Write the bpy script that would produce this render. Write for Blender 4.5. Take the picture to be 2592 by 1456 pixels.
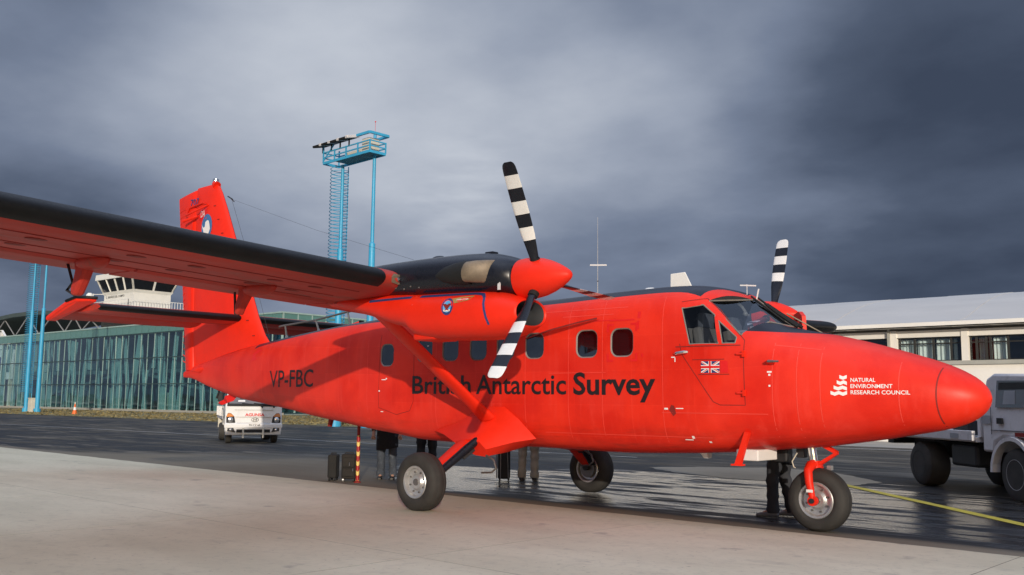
import bpy, bmesh, math, random
import numpy as np
from mathutils import Vector, Matrix
random.seed(7)
for o in list(bpy.data.objects): bpy.data.objects.remove(o)
S = bpy.context.scene
COL = S.collection
R = math.radians

# ------------------------------------------------------------------ camera
CAM = Vector((9.109, -10.617, 1.407))
def cam_axes(yaw, pitch, roll):
    y, p, r = R(yaw), R(pitch), R(roll)
    f = Vector((math.cos(y)*math.cos(p), math.sin(y)*math.cos(p), math.sin(p)))
    rt = Vector((math.sin(y), -math.cos(y), 0)); up = rt.cross(f)
    return math.cos(r)*rt+math.sin(r)*up, -math.sin(r)*rt+math.cos(r)*up, f
rt, up, fw = cam_axes(130.913, 6.793, 0.587)
cd = bpy.data.cameras.new('camera'); cam = bpy.data.objects.new('camera', cd); COL.objects.link(cam)
M = Matrix((rt, up, -fw)).transposed().to_4x4(); M.translation = CAM
cam.matrix_world = M
cd.sensor_width = 36; cd.lens = 2428.8/2592*36; cd.clip_start = .05; cd.clip_end = 8000
S.camera = cam

# ------------------------------------------------------------------ node helpers
class X:
    """a value socket with arithmetic"""
    def __init__(s, nt, v): s.nt, s.v = nt, v
    def _op(s, op, b=None, c=None, clamp=False):
        n = s.nt.nodes.new('ShaderNodeMath'); n.operation = op; n.use_clamp = clamp
        for i, q in enumerate((s, b, c)):
            if q is None: continue
            if isinstance(q, X): q = q.v
            if isinstance(q, (int, float)): n.inputs[i].default_value = q
            else: s.nt.links.new(q, n.inputs[i])
        return X(s.nt, n.outputs[0])
    def __add__(s, b): return s._op('ADD', b)
    def __radd__(s, b): return s._op('ADD', b)
    def __sub__(s, b): return s._op('SUBTRACT', b)
    def __rsub__(s, b): return X(s.nt, b)._op('SUBTRACT', s)
    def __mul__(s, b): return s._op('MULTIPLY', b)
    def __rmul__(s, b): return s._op('MULTIPLY', b)
    def __truediv__(s, b): return s._op('DIVIDE', b)
    def abs(s): return s._op('ABSOLUTE')
    def gt(s, b): return s._op('GREATER_THAN', b)
    def lt(s, b): return s._op('LESS_THAN', b)
    def min(s, b): return s._op('MINIMUM', b)
    def max(s, b): return s._op('MAXIMUM', b)
    def pow(s, b): return s._op('POWER', b)
    def step(s, a, b):
        n = s.nt.nodes.new('ShaderNodeMapRange'); n.interpolation_type = 'SMOOTHSTEP'
        s.nt.links.new(s.v, n.inputs[0]); n.inputs[1].default_value = a; n.inputs[2].default_value = b
        return X(s.nt, n.outputs[0])
def setin(nt, inp, v):
    if isinstance(v, X): v = v.v
    if isinstance(v, bpy.types.NodeSocket): nt.links.new(v, inp)
    elif isinstance(v, (tuple, list)) and len(v) == 3 and inp.type == 'RGBA': inp.default_value = (*v, 1)
    else: inp.default_value = v
def mixc(nt, f, a, b, mode='MIX'):
    n = nt.nodes.new('ShaderNodeMix'); n.data_type = 'RGBA'; n.blend_type = mode; n.clamp_factor = True
    setin(nt, n.inputs[0], f); setin(nt, n.inputs[6], a); setin(nt, n.inputs[7], b)
    return n.outputs[2]
def noise(nt, vec, scale, detail=4, rough=.55, lac=2.0):
    n = nt.nodes.new('ShaderNodeTexNoise'); n.inputs['Scale'].default_value = scale
    n.inputs['Detail'].default_value = detail; n.inputs['Roughness'].default_value = rough
    if vec is not None: nt.links.new(vec, n.inputs['Vector'])
    return X(nt, n.outputs['Fac'])
def coords(nt, kind='Object', scale=(1, 1, 1), rot=(0, 0, 0)):
    t = nt.nodes.new('ShaderNodeTexCoord'); m = nt.nodes.new('ShaderNodeMapping')
    nt.links.new(t.outputs[kind], m.inputs[0]); m.inputs['Scale'].default_value = scale; m.inputs['Rotation'].default_value = rot
    return m.outputs[0]
def sepxyz(nt, v):
    n = nt.nodes.new('ShaderNodeSeparateXYZ'); nt.links.new(v, n.inputs[0]); return [X(nt, o) for o in n.outputs]
def newmat(name):
    m = bpy.data.materials.new(name); m.use_nodes = True
    return m, m.node_tree, m.node_tree.nodes['Principled BSDF']
def bump(nt, bs, h, strength=.2, dist=.01):
    b = nt.nodes.new('ShaderNodeBump'); b.inputs['Strength'].default_value = strength; b.inputs['Distance'].default_value = dist
    setin(nt, b.inputs['Height'], h); nt.links.new(b.outputs[0], bs.inputs['Normal'])
def pmat(name, col, rough=.5, metal=0, var=.12, vs=2.5, bmp=0, bs=30, coat=0, stretch=(1, 1, 1), rvar=.15, spec=.5, dirt=None):
    m, nt, b = newmat(name)
    v = coords(nt, scale=stretch)
    n = noise(nt, v, vs, 5); n2 = noise(nt, v, vs*9, 3)
    fac = (n*.7+n2*.3)
    lo = tuple(max(0, c*(1-var)) for c in col); hi = tuple(min(1, c*(1+var)) for c in col)
    c = mixc(nt, fac.step(.3, .7), lo, hi)
    if dirt:
        d = noise(nt, v, vs*2.3, 6, .65).step(.55, .75)
        c = mixc(nt, d*dirt[1], c, dirt[0])
    nt.links.new(c, b.inputs['Base Color'])
    setin(nt, b.inputs['Roughness'], (n2-.5)*rvar*2+rough)
    b.inputs['Metallic'].default_value = metal
    b.inputs['Specular IOR Level'].default_value = spec
    b.inputs['Coat Weight'].default_value = coat; b.inputs['Coat Roughness'].default_value = .12
    if bmp: bump(nt, b, noise(nt, v, bs, 4), bmp)
    return m

# ------------------------------------------------------------------ sky, sun, exposure
SUN_D = Vector((-.717, .672, -.186)).normalized()          # the way the light travels
w = bpy.data.worlds.new('World'); S.world = w; w.use_nodes = True
nt = w.node_tree; bgn = nt.nodes['Background']
sky = nt.nodes.new('ShaderNodeTexSky'); sky.sky_type = 'NISHITA'; sky.sun_disc = False
sky.sun_elevation = R(10.7); sky.sun_rotation = R(133.2); sky.air_density = 1.3; sky.dust_density = 2.0
tc = nt.nodes.new('ShaderNodeTexCoord'); vec = tc.outputs['Generated']
dx, dy, dz = sepxyz(nt, vec)
den = dz.max(0.0)+.22
cmb = nt.nodes.new('ShaderNodeCombineXYZ')
setin(nt, cmb.inputs[0], dx/den); setin(nt, cmb.inputs[1], dy/den)
pl = cmb.outputs[0]
n1 = noise(nt, pl, .55, 4, .45); n2 = noise(nt, pl, 1.7, 6, .52); n3 = noise(nt, coords(nt, 'Generated', (1, 1, 2.6)), 2.0, 4, .45)
def blob(d, c0, c1):
    l = math.sqrt(sum(q*q for q in d)); d = [q/l for q in d]
    return (dx*d[0]+dy*d[1]+dz*d[2]).step(math.cos(R(c1)), math.cos(R(c0)))
def pdir(u, v):
    return fw*2428.8+rt*(u-1296)-up*(v-728)
cl = (n1-.5)*.42+(n2-.5)*.60+(n3-.5)*.40
cl = cl+.435
for (d, a, b, k) in (((-0.735, 0.604, 0.310), 0, 17, 0.27),
                     ((-0.599, 0.740, 0.304), 0, 8, 0.07),
                     ((-0.197, 0.963, 0.182), 0, 19, -0.33),
                     ((-0.868, 0.465, 0.10), 0, 17, -0.15),
                     ((-0.544, 0.788, 0.288), 0, 7, 0.13),
                     ((-0.471, 0.813, 0.341), 0, 9, 0.05),
                     ((-0.965, 0.207, 0.164), 0, 18, -0.06),
                     ((-0.285, 0.891, 0.354), 0, 10, -0.03)):
    cl = cl+blob(d, a, b)*k
n4 = noise(nt, coords(nt, 'Generated', (3, 3, 14)), 3.0, 4, .5)
cl = cl+blob((-0.674, 0.710, 0.204), 0, 5)*n4.step(.35, .70)*.11
clc = nt.nodes.new('ShaderNodeValToRGB'); setin(nt, clc.inputs[0], cl._op('MULTIPLY_ADD', 1.0, 0.0, clamp=True))
el = clc.color_ramp.elements
el[0].position = 0.05; el[0].color = (.050, .068, .110, 1)
el[1].position = .95; el[1].color = (.68, .72, .79, 1)
for p, c in ((.22, (.088, .115, .175, 1)), (.42, (.190, .232, .325, 1)), (.62, (.345, .392, .490, 1))):
    e = el.new(p); e.color = c
side = (dx*(-SUN_D.x)+dy*(-SUN_D.y)).step(.72, 1.0)       # clouds thin out towards the sun
cover = 1-side*.5
skyc = nt.nodes.new('ShaderNodeVectorMath'); skyc.operation = 'SCALE'; nt.links.new(sky.outputs[0], skyc.inputs[0]); skyc.inputs['Scale'].default_value = 1.0
cs = nt.nodes.new('ShaderNodeVectorMath'); cs.operation = 'SCALE'; nt.links.new(clc.outputs[0], cs.inputs[0])
setin(nt, cs.inputs['Scale'], (dz.step(.45, 1.0)*3.0+.93)*10.0)     # thinner, brighter cloud overhead
nt.links.new(mixc(nt, cover, skyc.outputs[0], cs.outputs[0]), bgn.inputs[0])
bgn.inputs[1].default_value = .10
sl = bpy.data.lights.new('sun', 'SUN'); sl.energy = 3.0; sl.angle = R(.5); sl.color = (1, .90, .76)
sun = bpy.data.objects.new('sun', sl); COL.objects.link(sun)
sun.rotation_euler = SUN_D.to_track_quat('-Z', 'Y').to_euler(); sun.location = (20, -20, 12)
S.view_settings.view_transform = 'Standard'; S.view_settings.look = 'None'
S.view_settings.exposure = 0; S.view_settings.gamma = 1; S.view_settings.use_curve_mapping = False
S.cycles.max_bounces = 8; S.cycles.transparent_max_bounces = 24

# ------------------------------------------------------------------ mesh helpers
def tag(o, label=None, cat=None, group=None, kind=None):
    if label: o['label'] = label
    if cat: o['category'] = cat
    if group: o['group'] = group
    if kind: o['kind'] = kind
    return o
def thing(name, label, cat, loc=(0, 0, 0), rz=0, group=None):
    o = bpy.data.objects.new(name, None); COL.objects.link(o); o.location = loc; o.rotation_euler = (0, 0, rz); o.empty_display_size = .3
    return tag(o, label, cat, group)
def link(name, me, parent=None):
    o = bpy.data.objects.new(name, me); COL.objects.link(o)
    if parent is not None: o.parent = parent
    return o
class MB:
    def __init__(s): s.v, s.f, s.m = [], [], []
    def add(s, vs, fs, mi=0):
        b = len(s.v); s.v += [tuple(q) for q in vs]; s.f += [tuple(i+b for i in q) for q in fs]; s.m += [mi]*len(fs); return s
    def box(s, c, d, mi=0, rot=None, taper=1.0):
        h = [q/2 for q in d]; vs = []
        for z in (-1, 1):
            k = taper if z > 0 else 1
            for x, y in ((-1, -1), (1, -1), (1, 1), (-1, 1)):
                q = Vector((x*h[0]*k, y*h[1]*k, z*h[2]))
                if rot is not None: q = rot @ q
                vs.append(q+Vector(c))
        return s.add(vs, [(3, 2, 1, 0), (4, 5, 6, 7), (0, 1, 5, 4), (1, 2, 6, 5), (2, 3, 7, 6), (3, 0, 4, 7)], mi)
    def mm(s, a, b, mi=0): return s.box([(p+q)/2 for p, q in zip(a, b)], [abs(q-p) for p, q in zip(a, b)], mi)
    def bar(s, p, q, wd, dp, mi=0, upv=(0, 0, 1)):
        p, q = Vector(p), Vector(q); d = q-p; z = d.normalized(); u = Vector(upv)
        if abs(z.dot(u)) > .99: u = Vector((1, 0, 0))
        x = u.cross(z).normalized(); y = z.cross(x)
        return s.box((p+q)/2, (wd, dp, d.length), mi, Matrix((x, y, z)).transposed())
    def loft(s, rings, mi=0, ca=True, cb=True, mis=None):
        n = len(rings[0]); b = len(s.v)
        for r in rings: s.v += [tuple(q) for q in r]
        for i in range(len(rings)-1):
            for k in range(n):
                s.f.append((b+i*n+k, b+i*n+(k+1) % n, b+(i+1)*n+(k+1) % n, b+(i+1)*n+k)); s.m.append(mis(i, k) if mis else mi)
        if ca: s.f.append(tuple(b+k for k in reversed(range(n)))); s.m.append(mi)
        if cb: s.f.append(tuple(b+(len(rings)-1)*n+k for k in range(n))); s.m.append(mi)
        return s
    def tube(s, pts, r, n=8, mi=0, cap=True, ry=None):
        pts = [Vector(p) for p in pts]; rs = r if isinstance(r, (list, tuple)) else [r]*len(pts)
        rings = []; pu = None
        for i, p in enumerate(pts):
            t = (pts[min(i+1, len(pts)-1)]-pts[max(i-1, 0)]).normalized()
            if pu is None: pu = Vector((0, 0, 1)) if abs(t.z) < .95 else Vector((1, 0, 0))
            x = pu.cross(t).normalized(); y = t.cross(x).normalized(); pu = y
            rings.append([p+rs[i]*(math.cos(2*math.pi*k/n)*x+(ry or 1)*math.sin(2*math.pi*k/n)*y) for k in range(n)])
        return s.loft(rings, mi, cap, cap)
    def rev(s, prof, o, ax, n=24, mi=0, mis=None, cap=True):
        o, ax = Vector(o), Vector(ax).normalized(); u = Vector((0, 0, 1)) if abs(ax.z) < .9 else Vector((1, 0, 0))
        x = u.cross(ax).normalized(); y = ax.cross(x)
        return s.loft([[o+ax*t+r*(math.cos(2*math.pi*k/n)*x+math.sin(2*math.pi*k/n)*y) for k in range(n)] for t, r in prof], mi, cap, cap, mis)
    def prism(s, poly, vec, mi=0):
        vec = Vector(vec); a = [Vector(p) for p in poly]; n = len(a)
        s.add(a+[p+vec for p in a], [tuple(reversed(range(n))), tuple(range(n, 2*n))]+[(k, (k+1) % n, n+(k+1) % n, n+k) for k in range(n)], mi); return s
    def ball(s, c, r, n=10, mi=0, sc=(1, 1, 1)):
        c = Vector(c); rings = []
        for i in range(1, n):
            t = math.pi*i/n
            rings.append([c+Vector((r*sc[0]*math.sin(t)*math.cos(2*math.pi*k/(2*n)), r*sc[1]*math.sin(t)*math.sin(2*math.pi*k/(2*n)), -r*sc[2]*math.cos(t))) for k in range(2*n)])
        return s.loft(rings, mi)
    def build(s, name, mats, parent=None, smooth=None, bevel=0, fix=True):
        me = bpy.data.meshes.new(name); me.from_pydata(s.v, [], s.f)
        for m in (mats if isinstance(mats, (list, tuple)) else [mats]): me.materials.append(m)
        me.polygons.foreach_set('material_index', s.m); me.update()
        if fix:
            bm = bmesh.new(); bm.from_mesh(me); bmesh.ops.recalc_face_normals(bm, faces=bm.faces); bm.to_mesh(me); bm.free()
        if smooth is not None:
            me.polygons.foreach_set('use_smooth', [True]*len(me.polygons)); me.set_sharp_from_angle(angle=R(smooth))
        o = link(name, me, parent)
        if bevel:
            b = o.modifiers.new('bevel', 'BEVEL'); b.width = bevel; b.segments = 2; b.limit_method = 'ANGLE'; b.angle_limit = R(40)
        return o
def mir(pts): return [(p[0], -p[1], p[2]) for p in pts]
_fc = {}
def text_mesh(body, offset=0.0):
    c = bpy.data.curves.new('lettering', 'FONT'); c.body = body; c.size = 1; c.offset = offset; c.resolution_u = 3; c.fill_mode = 'FRONT'
    o = bpy.data.objects.new('lettering', c); COL.objects.link(o)
    bpy.context.view_layer.update()
    me = bpy.data.meshes.new_from_object(o.evaluated_get(bpy.context.evaluated_depsgraph_get()))
    bpy.data.objects.remove(o)
    v = np.array([q.co for q in me.vertices]); fs = [tuple(p.vertices) for p in me.polygons]; bpy.data.meshes.remove(me)
    return v, fs
def text_fit(body, x0, x1, z0, cap, offset=0.0):
    """2-D text fitted between x0 and x1, baseline z0, capital height cap"""
    v, fs = text_mesh(body, offset)
    if 'H' not in _fc: _fc['H'] = text_mesh('H')[0][:, 1].max()
    a, b = v[:, 0].min(), v[:, 0].max()
    q = [(x0+(p[0]-a)/(b-a)*(x1-x0), z0+p[1]/_fc['H']*cap) for p in v]
    return q, fs
def rrect(cx, cz, w_, h_, r, n=5):
    out = []
    for (sx, sz, a0) in ((1, 1, 0), (-1, 1, 90), (-1, -1, 180), (1, -1, 270)):
        for k in range(n+1):
            a = R(a0+90*k/n); out.append((cx+sx*(w_/2-r)+r*math.cos(a), cz+sz*(h_/2-r)+r*math.sin(a)))
    return out

# ------------------------------------------------------------------ materials
RED = (.80, .024, .007)
M_red = pmat('red_paint', RED, .45, var=.07, vs=1.2, coat=.0, rvar=.1, spec=.26, dirt=((.55, .03, .02), .35))
M_redlit = pmat('bright_red_print', (.72, .012, .012), .4, var=.04)
M_black = pmat('black_paint', (.008, .009, .015), .30, var=.2, coat=.0, spec=.4)
M_boot = pmat('black_rubber_boot', (.006, .006, .007), .5, var=.3, vs=5, spec=.22)
M_tyre = pmat('tyre_rubber', (.028, .026, .024), .75, var=.25, vs=6, bmp=.15, bs=60)
M_rim = pmat('cast_wheel_metal', (.55, .55, .55), .35, metal=.7, var=.12, vs=8)
M_chrome = pmat('chrome', (.75, .75, .75), .12, metal=1, var=.03)
M_steel = pmat('dull_steel', (.22, .21, .20), .45, metal=.8, var=.2, vs=8)
M_dark = pmat('dark_metal', (.02, .02, .022), .5, var=.2)
M_soot = pmat('sooty_black', (.006, .006, .006), .8, var=.2)
M_bronze = pmat('heat_tinted_metal', (.20, .155, .11), .55, metal=.25, var=.25, vs=6)
M_white = pmat('white_paint', (.78, .77, .74), .45, var=.05, vs=2)
M_whiteg = pmat('glossy_white_paint', (.80, .79, .77), .25, var=.04, coat=.5, dirt=((.5, .48, .44), .25))
M_shadewhite = pmat('shaded_weathered_white_paint', (.62, .60, .61), .45, var=.08, vs=3, dirt=((.30, .27, .25), .5))  # white greyed to carry the shade on the unlit truck, plus dirt patches
M_blackp = pmat('black_print', (.012, .008, .010), .5, var=.1)
M_whitep = pmat('white_print', (.82, .80, .78), .5, var=.03)
M_navy = pmat('navy_print', (.030, .05, .17), .45, var=.1)
M_bluep = pmat('blue_print', (.05, .16, .36), .45, var=.1)
M_skyp = pmat('light_blue_print', (.10, .40, .75), .45, var=.05)
M_goldp = pmat('gold_print', (.35, .24, .07), .45, var=.1)
M_seam = pmat('sun_bleached_sealant', (.80, .052, .032), .6, var=.1)
M_groove = pmat('dark_groove_red', (.22, .012, .008), .7, var=.2)  # dark red for joint lines and small fittings
M_seal = pmat('window_seal', (.20, .18, .16), .6, var=.2)
M_beige = pmat('beige_trim', (.52, .46, .38), .7, var=.08)
M_grey = pmat('grey_trim', (.30, .31, .33), .7, var=.1)
M_inner = pmat('dark_cabin_lining', (.035, .037, .042), .8, var=.15)
M_orange = pmat('orange_plastic', (.80, .16, .03), .5, var=.1)
M_amber = pmat('amber_lens', (.65, .22, .05), .15, var=.1, coat=.6)
M_cream = pmat('cream_paint', (.62, .58, .48), .55, var=.08)
def glass(name, tint, refl=.12, rough=.03):
    m, nt, b = newmat(name); nt.nodes.remove(b); out = nt.nodes['Material Output']
    t = nt.nodes.new('ShaderNodeBsdfTransparent'); t.inputs[0].default_value = (*tint, 1)
    g = nt.nodes.new('ShaderNodeBsdfGlossy'); g.inputs['Roughness'].default_value = rough; g.inputs['Color'].default_value = (.9, .95, 1, 1)
    fr = nt.nodes.new('ShaderNodeLayerWeight'); fr.inputs[0].default_value = .5
    f = X(nt, fr.outputs['Facing']).pow(4.0)*.9+.035+refl
    mx = nt.nodes.new('ShaderNodeMixShader'); setin(nt, mx.inputs[0], f.min(1.0))
    nt.links.new(t.outputs[0], mx.inputs[1]); nt.links.new(g.outputs[0], mx.inputs[2]); nt.links.new(mx.outputs[0], out.inputs[0])
    return m
G_cock = glass('cockpit_glass', (.40, .44, .50), .0)
G_cabin = glass('cabin_window_glass', (.32, .36, .42), .10)
G_truck = glass('vehicle_glass', (.55, .60, .60), .08)
G_teal = glass('teal_facade_glass', (.62, .78, .79), .02)
G_win = glass('building_glass', (.90, .94, .95), .02)

# ================================================================== THE SETTING
# asphalt
def asphalt_material():
    m, nt, b = newmat('damp_asphalt'); v = coords(nt); x, y, z = sepxyz(nt, v)
    st = coords(nt, scale=(.16, .85, 1), rot=(0, 0, R(4)))
    n1 = noise(nt, st, 1.0, 6, .6); n2 = noise(nt, st, 2.6, 5, .6); n3 = noise(nt, v, .22, 4, .5); gr = noise(nt, v, 55, 3, .7)
    edge = y+x*.0388+.22
    ew = edge/((1-(x+9.5).abs().step(.5, 7.5))*4.2+.5)+(n2-.5)*1.2
    near = ((x-1.5)/9.0).pow(2.0)+((y-3.2)/4.2).pow(2.0)      # the rain water stands round the wheels
    wet = (n1-.5)*1.5+(n2-.5)*.9+(n3-.5)*.8+(1-near.step(.2, 2.2))*.55+.46-n1.step(.53, .62)*.42-n2.step(.56, .66)*.25
    wet = wet-(1-ew.step(.5, 1.3))*.8
    wet = wet._op('MULTIPLY_ADD', 1.0, 0.0, clamp=True)
    damp = wet.step(.28, .52); pud = wet.step(.80, .98)
    dry = mixc(nt, n2.step(.35, .65), (.080, .073, .062), (.20, .178, .146))
    c = mixc(nt, damp, dry, (.020, .020, .022))
    c = mixc(nt, gr.step(.35, .75)*.5, c, (.022, .021, .022))
    dirt = (1-ew.step(.45, 1.15))*(n1*.7+.5)
    c = mixc(nt, (dirt*.95).min(1.0), c, (.215, .185, .140))
    nt.links.new(c, b.inputs['Base Color'])
    setin(nt, b.inputs['Roughness'], (.80-damp*.20-pud*.45+(gr-.5)*.14).max(.09))
    setin(nt, b.inputs['Specular IOR Level'], damp*.10+pud*.40+.05)
    bump(nt, b, gr*(1-pud*.6)+n2*.3, .5, .012)
    return m
bm = MB(); Z0 = 0.0
bm.add([(-400, -160, 0), (200, -160, 0), (200, 22.5, 0), (-400, 22.5, 0)], [(0, 1, 2, 3)])
tag(bm.build('asphalt_apron', asphalt_material()), kind='structure')
M_earth = pmat('far_ground', (.10, .105, .07), .9, var=.3, vs=.05)
bm = MB(); bm.add([(-3000, -3000, -.03), (3000, -3000, -.03), (3000, 3000, -.03), (-3000, 3000, -.03)], [(0, 1, 2, 3)])
tag(bm.build('ground', M_earth), kind='structure')
M_pave = pmat('pale_pavement', (.30, .28, .245), .75, var=.15, vs=.6, bmp=.1, bs=8, dirt=((.17, .155, .13), .5))
bm = MB(); bm.add([(-30, 22.5, .004), (60, 22.5, .004), (60, 60, .004), (-30, 60, .004)], [(0, 1, 2, 3)])
tag(bm.build('pavement', M_pave), kind='structure')
M_grass = pmat('dry_grass_ground', (.155, .135, .060), .9, var=.35, vs=.5, dirt=((.30, .23, .13), .9))
bm = MB(); bm.add([(-400, 22.5, .01), (-30, 22.5, .01), (-30, 60, .01), (-400, 60, .01)], [(0, 1, 2, 3)])
tag(bm.build('grass_verge', M_grass), kind='structure')
# tufts on the verge
M_tuft = pmat('grass_blades', (.19, .155, .070), .9, var=.5, vs=.8)
bm = MB()
for i in range(7000):
    x_ = -32-random.random()**1.3*75; y_ = 22.6+random.random()*17
    h = random.uniform(.03, .11)*(2.2 if random.random() < .06 else 1); a = random.random()*6.28; wd = random.uniform(.06, .22)
    dx_, dy_ = math.cos(a)*wd, math.sin(a)*wd; lx, ly = random.uniform(-.08, .08), random.uniform(-.08, .08)
    bm.add([(x_-dx_, y_-dy_, 0), (x_+dx_, y_+dy_, 0), (x_+lx, y_+ly, h)], [(0, 1, 2)])
tag(bm.build('grass', M_tuft, fix=False), kind='stuff')
# concrete slabs of the apron edge
def concrete_material():
    m, nt, b = newmat('pale_concrete'); v = coords(nt)
    geo = nt.nodes.new('ShaderNodeNewGeometry'); gp = geo.outputs['Position']
    mp = nt.nodes.new('ShaderNodeMapping'); nt.links.new(gp, mp.inputs[0]); mp.inputs['Scale'].default_value = (.35, 1, 1); mp.inputs['Rotation'].default_value = (0, 0, R(20))
    n1 = noise(nt, mp.outputs[0], .9, 6, .6); n2 = noise(nt, gp, 3.2, 6, .65); gr = noise(nt, gp, 70, 3, .7)
    oi = nt.nodes.new('ShaderNodeObjectInfo'); rnd = X(nt, oi.outputs['Random'])
    c = mixc(nt, n1.step(.32, .68), (.51, .455, .325), (.61, .548, .40))
    c = mixc(nt, n2.step(.52, .76)*.42, c, (.34, .305, .235))
    stn = noise(nt, mp.outputs[0], 2.2, 6, .62).step(.60, .74)*.5
    c = mixc(nt, stn, c, (.27, .24, .19))
    spots = noise(nt, gp, 1.9, 3, .5).step(.66, .74)*.6
    c = mixc(nt, spots, c, (.25, .225, .19))
    c = mixc(nt, gr.step(.3, .8)*.22, c, (.55, .52, .42))
    c = mixc(nt, noise(nt, gp, 11, 4, .65).step(.50, .72)*.30, c, (.33, .30, .235))
    c = mixc(nt, noise(nt, gp, 26, 2, .5).step(.70, .74)*.6, c, (.16, .145, .12))
    k = nt.nodes.new('ShaderNodeVectorMath'); k.operation = 'SCALE'; nt.links.new(c, k.inputs[0]); setin(nt, k.inputs['Scale'], rnd*.08+.97)
    nt.links.new(k.outputs[0], b.inputs['Base Color']); b.inputs['Roughness'].default_value = .8
    b.inputs['Specular IOR Level'].default_value = .3
    bump(nt, b, gr*.6+n2*.6, .12, .01)
    return m
M_conc = concrete_material()
TH = R(-2.23); EX, EY = -1.05, -.18       # a slab corner on the edge of the concrete
def slabpt(u, v_): return (EX+u*math.cos(TH)-v_*math.sin(TH), EY+u*math.sin(TH)+v_*math.cos(TH))
apron = bpy.data.objects.new('concrete_apron', None); COL.objects.link(apron); apron['kind'] = 'structure'
US = [-61.9+4.0*k for k in range(15)]+[-1.95]; US = [3.87*k for k in range(-9, 5)]; VS = [0, -4.12, -8.24, -12.36, -16.5, -20.6]
for i in range(len(US)-1):
    for j in range(len(VS)-1):
        g = .007
        q = [slabpt(US[i]+g, VS[j+1]+g), slabpt(US[i+1]-g, VS[j+1]+g), slabpt(US[i+1]-g, VS[j]-g), slabpt(US[i]+g, VS[j]-g)]
        if j == 0:                       # a slightly ragged cast edge towards the asphalt
            n = 14; top = [slabpt(US[i+1]-g-(US[i+1]-US[i]-2*g)*k/n, random.uniform(-.02, .012)) for k in range(n+1)]
            q = q[:2]+top
        zz = .0105
        mb = MB().prism([(a, b_, -.06) for a, b_ in q], (0, 0, .06+zz))
        mb.build('slab', M_conc, apron)
for rect in ((US[0], -400, 0, -20.6), (200, US[-1], 0, -20.6)):
    a, b_, v1, v0 = rect
    mb = MB(); mb.prism([(*slabpt(min(a, b_)+.01, v0), -.06), (*slabpt(max(a, b_)-.01, v0), -.06), (*slabpt(max(a, b_)-.01, v1-.008), -.06), (*slabpt(min(a, b_)+.01, v1-.008), -.06)], (0, 0, .07))
    mb.build('slab', M_conc, apron)
fa = [slabpt(US[0], VS[-1]), slabpt(US[-1], VS[-1]), slabpt(US[-1], -.03), slabpt(US[0], -.03)]
MB().add([(a, b_, .0099) for a, b_ in fa], [(0, 1, 2, 3)]).build('joint_filler', pmat('dark_joint_filler', (.26, .235, .18), .9, var=.35, vs=2, dirt=((.06, .055, .045), .9)), apron, fix=False)
# old concrete patch and paint lines
M_patch = pmat('dry_tan_pavement', (.235, .205, .155), .7, var=.14, vs=.8, bmp=.1, bs=10, dirt=((.11, .10, .085), .5))
patch = [(-2.7, 7.66), (-1.96, 8.6), (-.66, 9.7), (.89, 9.3), (2.52, 7.41), (2.40, 6.25), (1.35, 6.11), (-.05, 6.18), (-1.56, 6.79)]
pp = []
for i in range(len(patch)):
    a, b_ = Vector(patch[i]), Vector(patch[(i+1) % len(patch)])
    for k in range(8): q = a.lerp(b_, k/8); pp.append((q.x+random.uniform(-.05, .05), q.y+random.uniform(-.05, .05), .004))
tag(MB().add(pp, [tuple(range(len(pp)))]).build('dry_patch', M_patch, fix=False), kind='structure')
M_yel = pmat('worn_yellow_paint', (.50, .40, .03), .6, var=.15, vs=4, dirt=((.12, .10, .04), .6))
M_wl = pmat('worn_white_paint', (.55, .53, .48), .6, var=.15, vs=4, dirt=((.15, .14, .12), .7))
def ribbon(name, pts, wd, mat_, z=.006):
    mb = MB(); pts = [Vector(p) for p in pts]; vs = []
    for i, p in enumerate(pts):
        t = (pts[min(i+1, len(pts)-1)]-pts[max(i-1, 0)]).normalized(); n = Vector((-t.y, t.x))
        for s in (-1, 1): q = p+n*s*(wd/2+random.uniform(-.006, .006)); vs.append((q.x, q.y, z))
    mb.add(vs, [(2*i, 2*i+1, 2*i+3, 2*i+2) for i in range(len(pts)-1)])
    return tag(mb.build(name, mat_, fix=False), kind='structure')
ribbon('yellow_line', [(2.2+k*.25, 6.42-k*.25*1.06) for k in range(40)], .17, M_yel)
ribbon('white_line', [(-30+k, 20.8) for k in range(60)], .14, M_wl)
ribbon('faded_line', [(-60+k, 9.6+.02*k) for k in range(56)], .10, M_wl, .005)

# ------------------------------------------------------------------ the glazed terminal
TY, TX0, TX1, TZ = 41.3, -126.2, -63.4, 9.2
M_mull = pmat('pale_mullion', (.30, .42, .40), .5, var=.1)
M_trans = pmat('dark_transom', (.03, .06, .07), .5, var=.1)
M_spand = pmat('green_spandrel_glass', (.10, .22, .20), .18, var=.12, vs=.5, coat=.3)
M_hall = pmat('dim_hall_wall', (.085, .155, .175), .8, var=.3, vs=.25)
M_strut = pmat('pale_diagonal_steel', (.66, .72, .72), .6, var=.06)
M_floor = pmat('grey_hall_floor', (.22, .27, .27), .7, var=.1)
M_metalroof = pmat('dark_green_roof_metal', (.055, .075, .07), .5, var=.15, vs=.4)
term = thing('terminal_building', 'long low airport terminal with teal glass facade and leaning white struts inside', 'building', (TX1, TY, 0))
TO = Vector((TX1, TY, 0))
def tl(p): return (p[0]-TO.x, p[1]-TO.y, p[2])
mb = MB(); mb.mm(tl((TX0, TY+.5, 9.02)), tl((TX1, TY+26, 9.2))); mb.build('roof', M_metalroof, term)
mb = MB(); mb.mm(tl((TX0, TY+9, .02)), tl((TX1-.5, TY+9.3, 9.0))); mb.build('back_wall', M_hall, term)
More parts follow.
